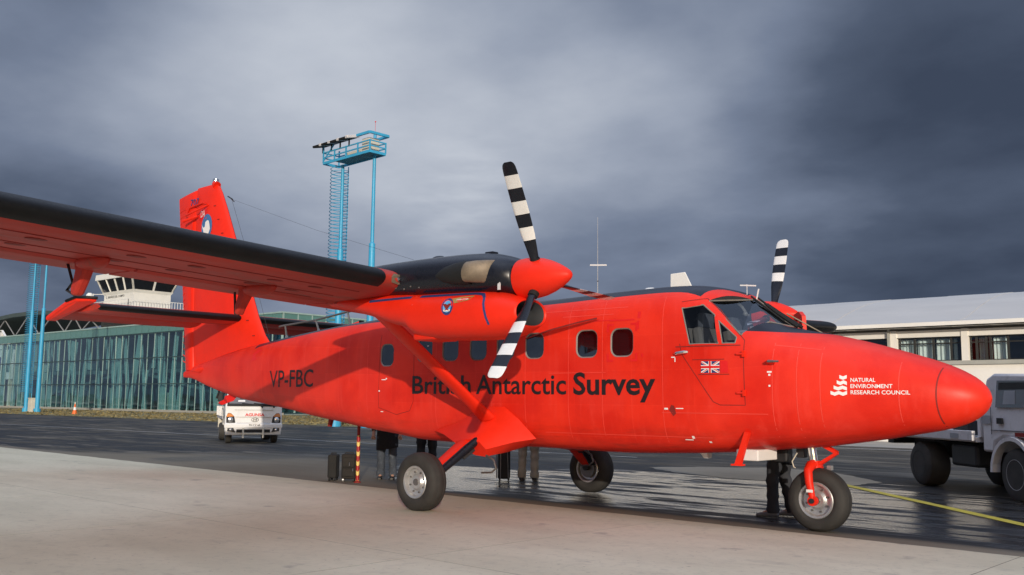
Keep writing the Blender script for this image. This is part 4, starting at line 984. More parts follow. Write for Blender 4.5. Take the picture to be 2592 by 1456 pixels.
        for x, e, h_ in ((2.0, .10, .130), (1.90, .09, .132), (1.76, .065, .118), (1.60, .03, .085), (1.45, -.01, .02)):
            cp = Vector(px(x, 2.80, -.03)); rg.append([cp+Vector((0, t_*(e+.03)*math.cos(a), h_*math.sin(a))) for a in [2*math.pi*k/16 for k in range(16)]])
        MB().loft(rg).build('exhaust_shroud', M_soot, nac, smooth=50)
        for k in range(9):
            x_ = .15+.13*k; MB().ball(px(x_, 2.69+.02*(k % 2), .002), .012, 4).build('fastener', M_steel, nac)
        MB().box(px(2.33, 2.65, .004), (.035, .012, .11)).build('cowl_catch', M_shadewhite, nac)
    MB().ball((1.15, ny, 3.06), .085, 6, sc=(1.3, .8, .5)).build('oil_filler_dome', M_black, nac, smooth=60)
    MB().box((2.0, ny-.02, 3.05), (.12, .10, .03)).build('vent_scoop', M_black, nac, bevel=.01)
    # propeller
    hx, hz = 2.69, 2.708; hub = Vector((hx, ny, hz))
    pr_ = MB().rev([(-.245, .17), (-.22, .19), (-.10, .19), (-.10, .05)], hub, (1, 0, 0), 20).build('propeller', M_steel, AC, smooth=40)
    prof = [(-.243, .195), (-.235, .215), (-.15, .222), (-.05, .218), (.05, .202), (.15, .172), (.25, .130), (.33, .088), (.385, .052), (.408, .028), (.415, .004)]
    MB().rev(prof, hub+Vector((0, 0, .02)), (1, 0, 0), 40).build('spinner', M_red, pr_, smooth=60)
    for th, order in zip(angles, orders):
        a = R(th); rd = Vector((0, math.sin(a), math.cos(a))); tg = rd.cross(Vector((1, 0, 0)))   # blade span and in-plane direction
        rs = [.16, .22, .28, .36]+sorted(set([1.295-.142*k for k in range(1, 7)]+[.50, .65, .80]))+[1.20, 1.24, 1.268, 1.285, 1.295]
        rs = sorted(set(round(q, 4) for q in rs))
        def chord(r_): return float(np.interp(r_, [.16, .26, .36, .5, .7, .9, 1.1, 1.2, 1.25, 1.28, 1.295], [.085, .10, .13, .17, .195, .205, .205, .20, .19, .16, .095]))
        def thick(r_): return float(np.interp(r_, [.16, .26, .36, .5, .8, 1.295], [.085, .08, .05, .034, .022, .010]))
        rg = []
        for r_ in rs:
            be = R(float(np.interp(r_, [.16, .4, .8, 1.295], [112, 100, 92, 85]))); cdv = tg*math.cos(be)*(-1)+Vector((1, 0, 0))*math.sin(be); nv = rd.cross(cdv)
            c_, t_ = chord(r_), thick(r_); ring = []
            for k in range(14):
                q = 2*math.pi*k/14; ring.append(hub+rd*r_+cdv*(c_/2*math.cos(q))+nv*(t_/2*math.sin(q)*(1-.35*math.cos(q))))
            rg.append(ring)
        def bm_(i, k):
            r_ = (rs[i]+rs[i+1])/2; kk = int((1.295-r_)/.142)
            if kk >= 6: return 0
            return order[kk]
        bl = MB().loft(rg, 0, mis=bm_).build('blade', [M_black, M_whiteg], pr_, smooth=50)
        cd_ = -tg*math.cos(R(80))+Vector((1, 0, 0))*math.sin(R(80)); nv = rd.cross(cd_)
        MB().tube([hub+rd*.05, hub+rd*.235], [.062, .055], 14).build('blade_cuff', M_soot, pr_, smooth=50)
OA, OB = (0, 1, 0, 1, 0, 1), (1, 0, 1, 0, 1, 0)
engine(-1, (-25.5, 94.5, 214.5), (OA, OB, OB))
engine(1, (19.0, 139.0, 259.0), (OB, OB, OB))

# ---------------------------------------------------------------- tail
def surf(name, le, te, thick, mats, mis=None, parent=None, vert=False, n=10, cut=None):
    """le, te: lists of (span point x, y, z); a symmetric section between them"""
    rings = []
    for a, b_, t_ in zip(le, te, thick):
        a, b_ = Vector(a), Vector(b_); cvec = b_-a; c_ = cvec.length; nrm_ = Vector((0, 1, 0)) if vert else Vector((0, 0, 1))
        ring = []
        pr2 = foil(0, 1 if cut is None else cut, n, t_/max(c_, .01), 0)
        for x, z in pr2: ring.append(a+cvec*x+nrm_*z*c_)
        rings.append(ring)
    return MB().loft(rings, 0, mis=mis).build(name, mats, parent or AC, smooth=40)
fz = [2.05, 2.35, 2.60, 2.95, 3.43, 4.0, 4.6, 5.2, 5.55, 5.72, 5.78]
fle = [-5.65, -5.95, -6.22, -6.46, -6.71, -7.05, -7.38, -7.70, -7.90, -8.02, -8.12]
def rte(z): return -8.97-(z-1.95)*.163
def hng(z): return -8.62-(z-1.95)*.052
fte = [hng(z) for z in fz]
fin = surf('fin', [(x, 0, z) for x, z in zip(fle, fz)], [(a+(b_-a)/.80, 0, z) for a, b_, z in zip(fle, fte, fz)], [.10, .20, .24, .27, .26, .25, .23, .21, .17, .14, .07], [M_red], vert=True, cut=.80)
rz = [1.98, 2.5, 3.2, 4.0, 4.8, 5.4, 5.70, 5.75]
rud = surf('rudder', [(hng(z)+.015, 0, z) for z in rz], [(rte(z) if z < 5.65 else rte(5.60), 0, z if z < 5.65 else z-.10) for z in rz], [.16, .17, .17, .16, .15, .13, .12, .06], [M_red], vert=True)
for k in range(26):
    z_ = 2.15+k*.128
    if 2.75 < z_ < 3.0: continue
    for s in (-1, 1):
        x0, x1 = hng(z_)-.38, rte(z_)+.02
        MB().tube([(x0, s*.058, z_+.03), (x1, s*.012, z_-.01)], .008, 4).build('rudder_rib', M_red, rud)
MB().prism([(hng(3.2)-.22, -.075, 3.02), (hng(3.2)-.02, -.085, 3.02), (hng(3.9)-.08, -.082, 3.95), (hng(3.9)-.26, -.072, 3.95)], (0, .14, 0)).build('rudder_tab', M_red, rud)
MB().prism([(hng(4.6)-.23, -.075, 4.62), (hng(4.6)-.06, -.085, 4.62), (hng(4.9)-.08, -.08, 5.06), (hng(4.9)-.24, -.072, 5.06)], (0, .14, 0)).build('rudder_tab', M_red, rud)
MB().tube([(-8.1, -.02, 5.74), (-8.19, -.02, 5.80)], [.09, .06], 10).build('beacon_base', M_red, fin, smooth=50)
MB().rev([(0, .062), (.13, .062), (.15, .03)], (-8.18, 0, 5.76), (0, 0, 1), 14).build('tail_beacon', M_chrome, fin, smooth=40)
# loop antenna and markings on the fin side
def fy(x, z): 
    i = np.interp(z, fz, fle), np.interp(z, fz, fte); c_ = (i[0]-i[1])/.8; xc = min(max((i[0]-x)/c_, 0.001), 1); t_ = float(np.interp(z, fz, [.10, .20, .24, .27, .26, .25, .23, .21, .17, .12, .05]))
    return -max(5*t_*(.2969*math.sqrt(xc)-.126*xc-.3516*xc*xc+.2843*xc**3-.1015*xc**4), .012)
def fdec(name, poly, fs, mat_, e=.006, parent=None): return MB().add([(a, fy(a, b_)-e, b_) for a, b_ in poly], fs).build(name, mat_, parent or fin, fix=False)
q, fs = text_fit('707', -8.98, -8.66, 5.42, .13, .01)
MB().add([(a, -.078, b_) for a, b_ in q], fs).build('lettering', M_navy, rud, fix=False)
fdec('red_panel', [(-8.62, 5.07), (-8.30, 5.07), (-8.30, 5.31), (-8.62, 5.31)], [(0, 1, 2, 3)], M_redlit)
q, fs = text_fit('DA', -8.55, -8.37, 5.12, .14, .0); fdec('lettering', q, fs, M_whitep, .009)
el_c = (-8.28, 4.90); circ = [(el_c[0]+.22*math.cos(2*math.pi*k/28), el_c[1]+.26*math.sin(2*math.pi*k/28)) for k in range(28)]
rd_ = fdec('tail_roundel', circ, [tuple(range(28))], M_bluep)
land = [(-.20, .07), (-.16, .02), (-.12, -.01), (-.07, .0), (-.05, .10), (.02, .13), (.09, .11), (.12, .04), (.15, -.06), (.10, -.15), (.0, -.17), (-.10, -.14), (-.13, -.07), (-.17, -.01)]
fdec('white_continent', [(el_c[0]+a, el_c[1]+b_) for a, b_ in land], [tuple(range(len(land)))], M_whitep, .009, rd_)
lp = MB(); lp.tube([(x_-.12, y_*.8, z_+.32) for x_, y_, z_ in ((-8.95, -.10, 4.98), (-8.85, -.12, 5.06), (-8.35, -.12, 5.10), (-8.14, -.13, 5.02), (-8.4, -.26, 4.93), (-8.78, -.28, 4.86), (-8.92, -.18, 4.90))], .018, 8); lp.build('loop_antenna', M_red, fin, smooth=60)
MB().tube([(-8.64, -.10, 5.16), (-8.8, -.2, 5.10), (-8.96, -.24, 5.07)], .03, 8).build('loop_antenna_base', M_red, fin, smooth=60)
for k in range(11): 
    z_ = 2.3+.3*k; x_ = float(np.interp(z_, fz, fle))-.26
    MB().box((x_, fy(x_, z_)-.004, z_), (.07, .012, .016)).build('inspection_slot', M_groove, fin)
MB().box((-8.78, -.1, 4.42), (.14, .04, .05)).build('hinge_cover', M_groove, rud)
MB().tube([(-8.60, -.07, 1.97), (-8.25, -.10, 1.98), (-8.05, -.10, 2.0)], [.03, .07, .01], 8).build('tail_fairing', M_red, AC, smooth=50)
MB().tube([(-7.70, 0, 1.56), (-7.78, 0, 1.42)], .02, 6).build('tail_skid', M_dark, AC)
MB().prism([(-4.22, -.03, 1.12), (-4.14, -.03, 1.12), (-4.20, -.03, .95), (-4.25, -.03, .95)], (0, .06, 0)).build('tail_bumper', M_groove, AC)
# tailplane and elevators
for s in (-1, 1):
    def tm(i, k):
        n_ = 10; f_ = foil(0, .62, 10, .1, 0); 
        if k >= len(f_)-1: return 0
        xm = (f_[k][0]+f_[k+1][0])/2; return 1 if (k < n_ and xm < .09) or (k >= n_ and xm < .06) else 0
    ts = [.12, 1.0, 2.0, 2.86, 2.90]
    stab = surf('tailplane', [(-6.86, s*y, 2.955) for y in ts], [(-8.24, s*y, 2.935) for y in ts], [.20, .19, .18, .17, .10], [M_undershade, M_boot], mis=tm, cut=.62)
    es = [.40, 1.0, 1.02, 2.0, 3.0, 3.12]
    elev = surf('elevator', [(-7.735, s*y, 2.948) for y in es], [(-8.20 if y < 1.01 else -8.30, s*y, 2.80) for y in es], [.12, .12, .12, .11, .10, .05], [M_undershade])
    hx_ = [(-6.98, 2.90, 3.085), (-7.02, 3.02, 3.09), (-7.20, 3.17, 3.095), (-7.5, 3.20, 3.04), (-8.28, 3.20, 2.80), (-8.28, 3.0, 2.80), (-7.75, 2.92, 2.95)]
    horn = MB().prism([(a, s*b_, c_-.055) for a, b_, c_ in hx_], (0, 0, .09)).build('elevator_horn', M_red, elev, bevel=.035)
    MB().tube([(a+.015, s*(b_+.005), c_+.015) for a, b_, c_ in hx_[:4]], .028, 6).build('horn_boot', M_boot, elev, smooth=60)
    MB().prism([(-7.0, s*2.84, 2.885), (-7.45, s*2.86, 2.885), (-7.5, s*2.66, 2.885), (-7.15, s*2.66, 2.885)], (0, 0, .07)).build('horn_guard', M_red, stab, bevel=.02)
    for k in range(9): MB().ball((-7.2-.0*k, s*(.35+.1*k), 2.865), .012, 4).build('rivet', M_seam, stab)

# ---------------------------------------------------------------- undercarriage
def wheel(c, rad, wd, parent, inner=True, rimr=.205, nm='wheel'):
    c = Vector(c); ax = Vector((0, -1, 0)); h = wd/2
    prof = [(-h*.80, rimr*1.0), (-h*.98, rimr*1.15), (-h, rad*.72), (-h*.90, rad*.88), (-h*.66, rad*.965), (-h*.36, rad*.995), (-h*.34, rad*.985), (-h*.30, rad*.998), (0, rad), (h*.30, rad*.998), (h*.34, rad*.985), (h*.36, rad*.995), (h*.66, rad*.965), (h*.90, rad*.88), (h, rad*.72), (h*.98, rimr*1.15), (h*.80, rimr)]
    flat = -c.z+.008
    wh = MB().rev(prof, c, ax, 48, cap=False)
    wh.v = [(x, y+(.10*(y-c.y)*max(0, (.10-(z))/.10) if z < .10 else 0), max(z, .0105)) for x, y, z in wh.v]
    t = wh.build(nm, M_tyre, parent, smooth=40)
    for sd in (-1, 1):
        rp = [(sd*h*.82, rimr*1.02), (sd*h*.88, rimr*.98), (sd*h*.84, rimr*.88), (sd*h*.50, rimr*.80), (sd*h*.45, rimr*.55), (sd*h*.62, rimr*.42), (sd*h*.66, rimr*.40), (sd*h*.66, .002)]
        rim = MB().rev(rp, c, ax, 36, cap=False).build('rim', M_rim, t, smooth=35)
        bo = MB()
        for k in range(8):
            a = 2*math.pi*k/8+.3; bo.rev([(0, .013), (.016, .013)], c+ax*sd*(h*.46)+Vector((math.cos(a), 0, math.sin(a)))*rimr*.64, ax*sd, 6)
        bo.build('wheel_bolt', M_steel, t)
        MB().rev([(0, rimr*.22), (.012, rimr*.20)], c+ax*sd*h*.662, ax*sd, 16).build('hub_cap', M_steel, t)
    return t
for s in (-1, 1):
    mg = MB()
    ringR = [(-.84, s*.80, .985), (-.30, s*.86, 1.12), (.15, s*.868, 1.34), (.55, s*.868, 1.34), (.80, s*.865, 1.18), (1.05, s*.80, .93), (.75, s*.62, .82), (.1, s*.55, .80), (-.5, s*.6, .83)]
    ringM = [(-.50, s*.97, .95), (-.15, s*1.00, 1.03), (.18, s*1.02, 1.13), (.50, s*1.02, 1.14), (.68, s*1.01, 1.02), (.80, s*.96, .88), (.6, s*.86, .74), (.15, s*.80, .73), (-.25, s*.84, .80)]
    ringO = [(-.10, s*1.16, .86), (.00, s*1.17, .88), (.14, s*1.18, .90), (.26, s*1.18, .905), (.38, s*1.17, .87), (.46, s*1.13, .78), (.40, s*1.08, .68), (.20, s*1.05, .69), (0, s*1.08, .76)]
    fair = mg.loft([ringR, ringM, ringO]).build('gear_fairing', M_red, AC, smooth=38)
    leg = MB()
    a0, a1 = Vector((.14, s*1.02, .93)), Vector((.03, s*1.70, .47))
    for (p, q, k) in ((a0, a1, 1),):
        d = (q-p).normalized(); ux = Vector((1, 0, 0)); ux = (ux-d*ux.dot(d)).normalized(); uy = d.cross(ux)
        rg = []
        for t_, w1, h1 in ((0, .16, .055), (.5, .135, .05), (1, .105, .045)):
            c_ = p.lerp(q, t_); rg.append([c_+ux*(-.03)+ux*w1*math.cos(b_)*1.0+uy*h1*math.sin(b_) for b_ in [2*math.pi*k_/16 for k_ in range(16)]])
        leg.loft(rg)
    lg = leg.build('main_gear_leg', M_red, fair, smooth=60)
    MB().tube([Vector((.30, s*1.12, .90)), Vector((.24, s*1.25, .79)), Vector((.13, s*1.68, .475))], [.052, .058, .05], 12).build('gear_strut_tube', M_black, fair, smooth=50)
    MB().bar((.25, s*1.14, .78), (.20, s*1.30, .66), .06, .05).build('shock_block', M_dark, fair, bevel=.01)
    wl_ = wheel((0, s*1.855, .372), .375, .285, AC, nm='main_wheel')
    MB().rev([(0, .05), (.22, .05)], (0, s*1.68, .40), (0, s, 0), 12).build('axle', M_dark, wl_, smooth=40)
    MB().rev([(0, .13), (.03, .13)], (0, s*(1.855-.11), .372), (0, s, 0), 20).build('brake_disc', M_steel, wl_, smooth=40)
    MB().box((.02, s*(1.855-.15), .50), (.16, .05, .07)).build('brake_caliper', M_rim, wl_, bevel=.015)
    MB().tube([(.42, s*1.08, .70), (.56, s*1.08, .64), (.60, s*1.08, .54), (.52, s*1.08, .48), (.36, s*1.1, .47)], .014, 6).build('tie_down_ring', M_steel, fair, smooth=50)
nw = wheel((4.53, 0, .345), .352, .26, AC, rimr=.20, nm='nose_wheel')
ng = MB().tube([(4.44, 0, 1.0), (4.475, 0, .76)], [.052, .05], 14).build('nose_oleo', M_chrome, AC, smooth=50)
MB().rev([(0, .066), (.05, .066)], (4.472, 0, .775), (.1, 0, -.6), 14).build('oleo_collar', M_steel, ng, smooth=40)
fk = MB()
fk.tube([(4.475, 0, .775), (4.48, 0, .70)], [.075, .085], 14)
for s in (-1, 1):
    fk.tube([(4.48, s*.03, .735), (4.475, s*.10, .725), (4.475, s*.165, .67), (4.49, s*.178, .55), (4.525, s*.178, .36)], [.06, .055, .05, .046, .036], 10)
    fk.rev([(-.028, .055), (.028, .055)], (4.53, s*.180, .345), (0, 1, 0), 14)
fk.build('nose_fork', M_red, ng, smooth=50)
for s in (-1, 1): MB().rev([(0, .03), (.03, .028)], (4.53, s*.20, .345), (0, s, 0), 10).build('axle_nut', M_dark, ng)
for s in (-1, 1): MB().box((4.512, s*.222, .455), (.075, .004, .03)).build('white_band', M_whitep, ng)
tq = MB()
for s in (-1, 1): tq.bar((4.55, s*.045, .98), (4.75, s*.02, .875), .022, .035).bar((4.75, s*.02, .875), (4.53, s*.04, .735), .022, .03)
tq.build('torque_link', M_red, ng)
MB().box((4.29, .10, .88), (.10, .10, .16)).build('steering_actuator', M_dark, ng, bevel=.01)
MB().tube([(4.30, -.05, .86), (4.24, -.06, .76), (4.26, -.06, .70), (4.28, -.06, .69)], .007, 5).build('brake_hose', M_cream, ng)
MB().box((4.62, .10, .70), (.05, .06, .05)).build('tow_lug', M_rim, ng)

# red cloth streamer hanging under the tail
stx = MB()
pts = [(-7.18, .02, 1.50), (-7.25, .0, 1.44), (-7.36, -.05, 1.40), (-7.50, .02, 1.36), (-7.60, -.03, 1.32), (-7.70, .02, 1.31)]; wds = [.10, .13, .12, .07, .05, .03]
vs = []
for p, w_ in zip(pts, wds): vs += [(p[0], p[1]-.03, p[2]+w_/2), (p[0]+.02, p[1]+.03, p[2]-w_/2)]
st = stx.add(vs, [(2*i, 2*i+1, 2*i+3, 2*i+2) for i in range(5)]).build('warning_streamer', M_redlit, None, fix=False)
sm = st.modifiers.new('thick', 'SOLIDIFY'); sm.thickness = .012
tag(st, 'red cloth streamer dangling below the tail of the aeroplane', 'streamer')
MB().tube([(-7.18, .0, 1.50), (-7.17, 0, 1.56)], .006, 5).build('cord', M_redlit, st)

# ================================================================== VEHICLES
M_wind = pmat('grey_windscreen', (.13, .115, .105), .08, var=.15, vs=2, coat=1)
M_chas = pmat('dirty_black_chassis', (.018, .017, .017), .7, var=.3, vs=4)
M_lens = pmat('headlamp_reflector', (.75, .75, .76), .12, metal=.8, var=.15, vs=12, coat=1)
M_greytyre = pmat('dusty_truck_tyre', (.045, .042, .038), .8, var=.25, vs=5)
M_wheelw = pmat('grey_steel_wheel', (.34, .34, .34), .5, metal=.3, var=.15, vs=6)
def tyre_at(parent, x, y, r, wd, face, name='wheel', rm=None):
    ax = Vector((0, face, 0)); h = wd/2; c = Vector((x, y, r))
    prof = [(-h, r*.58), (-h, r*.82), (-h*.8, r*.96), (-h*.4, r), (h*.4, r), (h*.8, r*.96), (h, r*.82), (h, r*.58)]
    t = MB().rev(prof, c, ax, 32).build(name, M_greytyre, parent, smooth=40)
    rp = [(h*.9, r*.60), (h*1.02, r*.58), (h*.95, r*.50), (h*.45, r*.44), (h*.5, r*.25), (h*.85, r*.22), (h*.88, r*.02)]
    rim = MB().rev(rp, c, ax, 28).build('rim', rm or M_wheelw, t, smooth=35)
    ho = MB()
    for k in range(6):
        a = 2*math.pi*k/6; ho.rev([(0, r*.07), (.006, r*.07)], c+ax*h*.5+Vector((math.cos(a), 0, math.sin(a)))*r*.35, ax, 8)
    ho.build('wheel_hole', M_chas, t)
    return t
def low(z): return z if z < .9 else .9+(z-.9)*.80
def vprof(prof, w0, taper, ztap, bev=0, w1=None):
    """side profile (x, z) swept across y, drawn in above ztap"""
    mb = MB(); mb.prism([(x, -w0, z) for x, z in prof], (0, 2*w0, 0))
    mb.v = [(x, y*(1-taper*max(0, z-ztap)), z) for x, y, z in mb.v]; return mb
# --- small white pickup truck facing us
tk = thing('pickup_truck', 'small white flatbed truck seen from the front under the tail of the aeroplane', 'truck', (-17.95, 7.72, 0), R(-29))
prof = [(.66, .36), (.70, .46), (.70, .62), (.665, .66), (.63, 1.16), (.60, 1.21), (.16, 1.86), (.02, 1.95), (-.70, 1.97), (-.80, 1.90), (-.80, .55), (-.42, .55), (-.40, .62), (-.25, .78), (.1, .84), (.36, .78), (.45, .60), (.45, .36)]
vprof(prof, .88, .17, 1.2).build('cab', M_whiteg, tk, smooth=25, bevel=.035)
def tky(y, z): return y*(1-.17*max(0, z-1.2))
def wsx(z): return .60-(z-1.21)*.44/.65
wpane = MB().add([(wsx(z)+.012, tky(y, z), z+.008) for y, z in ((-.78, 1.255), (.78, 1.255), (.76, 1.30), (.76, 1.80), (-.76, 1.80), (-.76, 1.30))], [(0, 1, 2, 3, 4, 5)]).build('windscreen', M_wind, tk, fix=False)
MB().add([(wsx(z)+.009, tky(y, z), z+.006) for y, z in ((-.83, 1.225), (.83, 1.225), (.82, 1.84), (-.82, 1.84))], [(0, 1, 2, 3)]).build('windscreen_seal', M_chas, tk, fix=False)
MB().box((.615, 0, 1.205), (.05, 1.66, .055)).build('scuttle', M_chas, tk, bevel=.01)
def wpt2(y, z): return (wsx(z)+.018, tky(y, z), z+.012)
MB().add([wpt2(-.45, 1.4), wpt2(-.33, 1.4), wpt2(-.33, 1.72), wpt2(-.45, 1.72)], [(0, 1, 2, 3)]).build('seat_headrest', M_chas, wpane, fix=False)
MB().add([wpt2(-.5, 1.31), wpt2(-.28, 1.31), wpt2(-.28, 1.36), wpt2(-.5, 1.36)], [(0, 1, 2, 3)]).add([wpt2(.15, 1.30), wpt2(.40, 1.30), wpt2(.37, 1.36), wpt2(.15, 1.36)], [(0, 1, 2, 3)]).build('dashboard_paper', M_whitep, wpane, fix=False)
for y in (.25, .62): MB().tube([(.655, y, 1.17), (.645, y-.1, 1.225), (.58, y-.62, 1.275)], .013, 5).ball((.665, y, 1.16), .03, 5).build('wiper', M_chas, tk)
MB().box((.665, 0, .56), (.09, 1.80, .15)).build('bumper', M_whiteg, tk, bevel=.03)
vprof([(.55, .27), (.68, .27), (.70, .40), (.69, .50), (.55, .50)], .86, 0, 5).build('bumper_skirt', M_whiteg, tk, bevel=.03)
MB().mm((.69, -.52, .35), (.712, .52, .45)).build('grille', M_chas, tk)
for s in (-1, 1):
    MB().prism([(.695, s*.56, .36), (.695, s*.80, .40), (.695, s*.80, .49), (.695, s*.62, .50)], (.022, 0, 0)).build('fog_lamp_bezel', M_dark, tk)
    MB().ball((.712, s*.70, .44), .045, 6, sc=(.4, 1, 1)).build('fog_lamp', M_lens, tk, smooth=60)
    hl_ = MB().prism([(.655, s*.56, .655), (.650, s*.84, .655), (.628, s*.845, .86), (.615, s*.80, .97), (.62, s*.70, .96), (.635, s*.60, .86)], (.030, 0, 0)).build('headlamp', M_chas, tk, bevel=.01)
    MB().prism([(.668, s*.60, .86), (.66, s*.835, .84), (.648, s*.835, .88), (.64, s*.79, .955), (.645, s*.70, .945)], (.022, 0, 0)).build('indicator_lens', M_amber, hl_)
    MB().ball((.685, s*.715, .755), .085, 8, sc=(.35, 1, 1)).build('lamp_reflector', M_lens, hl_, smooth=60)
    mr = MB().bar((.42, s*.86, 1.30), (.52, s*1.02, 1.42), .03, .03).bar((.42, s*.86, 1.62), (.52, s*1.02, 1.5), .03, .03).build('mirror_arm', M_chas, tk)
    MB().box((.50, s*1.04, 1.47), (.07, .16, .30)).build('mirror', M_chas, mr, bevel=.03)
    MB().add([(.22, s*(.892), 1.22), (-.62, s*.892, 1.22), (-.60, s*.80, 1.78), (-.05, s*.80, 1.78)], [(0, 1, 2, 3)]).build('side_window', M_wind, tk, fix=False)
    MB().box((-.45, s*.887, 1.08), (.14, .02, .04)).build('door_handle', M_chas, tk)
    MB().mm((.02, s*.883, .62), (.03, s*.892, 1.2)).mm((-.76, s*.883, .62), (-.75, s*.892, 1.9)).build('door_gap', M_chas, tk)
MB().mm((.638, -.60, 1.060), (.655, .60, 1.066)).mm((.655, -.56, .835), (.672, .56, .841)).mm((.665, -.52, .648), (.680, .52, .654)).build('panel_gap', M_chas, tk)
q, fs = text_fit('AGUNSA', -.27, .33, .870, .085, .03)
MB().add([(.663, a, b_) for a, b_ in q], fs).build('lettering', M_redlit, tk, fix=False)
em = MB(); er = [(.672, .04+.115*math.cos(2*math.pi*k/24), .755+.058*math.sin(2*math.pi*k/24)) for k in range(25)]; em.tube(er, .008, 5)
em.tube([(.676, -.02, .715), (.676, .0, .755), (.676, .005, .795)], .010, 5).tube([(.676, .075, .715), (.676, .08, .755), (.676, .10, .795)], .010, 5).tube([(.678, -.01, .745), (.678, .04, .76), (.678, .09, .765)], .010, 5)
em.build('maker_emblem', M_steel, tk, smooth=50)
pl_ = MB().box((.715, .03, .585), (.012, .38, .12)).build('number_plate', M_whitep, tk, bevel=.004)
q, fs = text_fit('FH·CZ·68', -.14, .20, .555, .062, .02); MB().add([(.7225, a, b_) for a, b_ in q], fs).build('plate_lettering', M_blackp, pl_, fix=False)
gb = MB()
for y in (-.32, .30): gb.bar((.76, y, .50), (.77, y, .18), .06, .04)
gb.bar((.765, -.32, .315), (.765, .30, .315), .04, .05); gb.build('bull_bar', M_cream, tk, bevel=.012)
MB().mm((-3.75, -.40, .45), (-.3, .40, .62)).build('chassis', M_chas, tk)
MB().mm((-3.8, -.87, .74), (-.90, .87, .82)).build('bed_floor', M_shadewhite, tk, bevel=.01)
for s in (-1, 1):
    sd = MB().mm((-3.8, s*.84, .82), (-.90, s*.89, 1.18)).build('bed_side', M_whiteg, tk, bevel=.01)
    for k in range(6): MB().mm((-3.6+.48*k, s*.885, .84), (-3.55+.48*k, s*.905, 1.16)).build('side_rib', M_whiteg, sd)
    tyre_at(tk, 0, s*.72, .32, .20, s); tyre_at(tk, -2.45, s*.72, .30, .30, s)
    MB().mm((-2.95, s*.60, .42), (-2.92, s*.88, .75)).build('mudflap', M_cream, tk)
MB().mm((-3.83, -.87, .82), (-3.78, .87, 1.15)).build('tailgate', M_whiteg, tk)
MB().mm((-.92, -.80, .82), (-.88, .80, 1.45)).build('headboard', M_shadewhite, tk)
MB().box((-2.0, -.5, 1.0), (.7, .4, .36)).build('load_box', pmat('olive_tarpaulin', (.20, .22, .08), .8, var=.2), tk, bevel=.03)
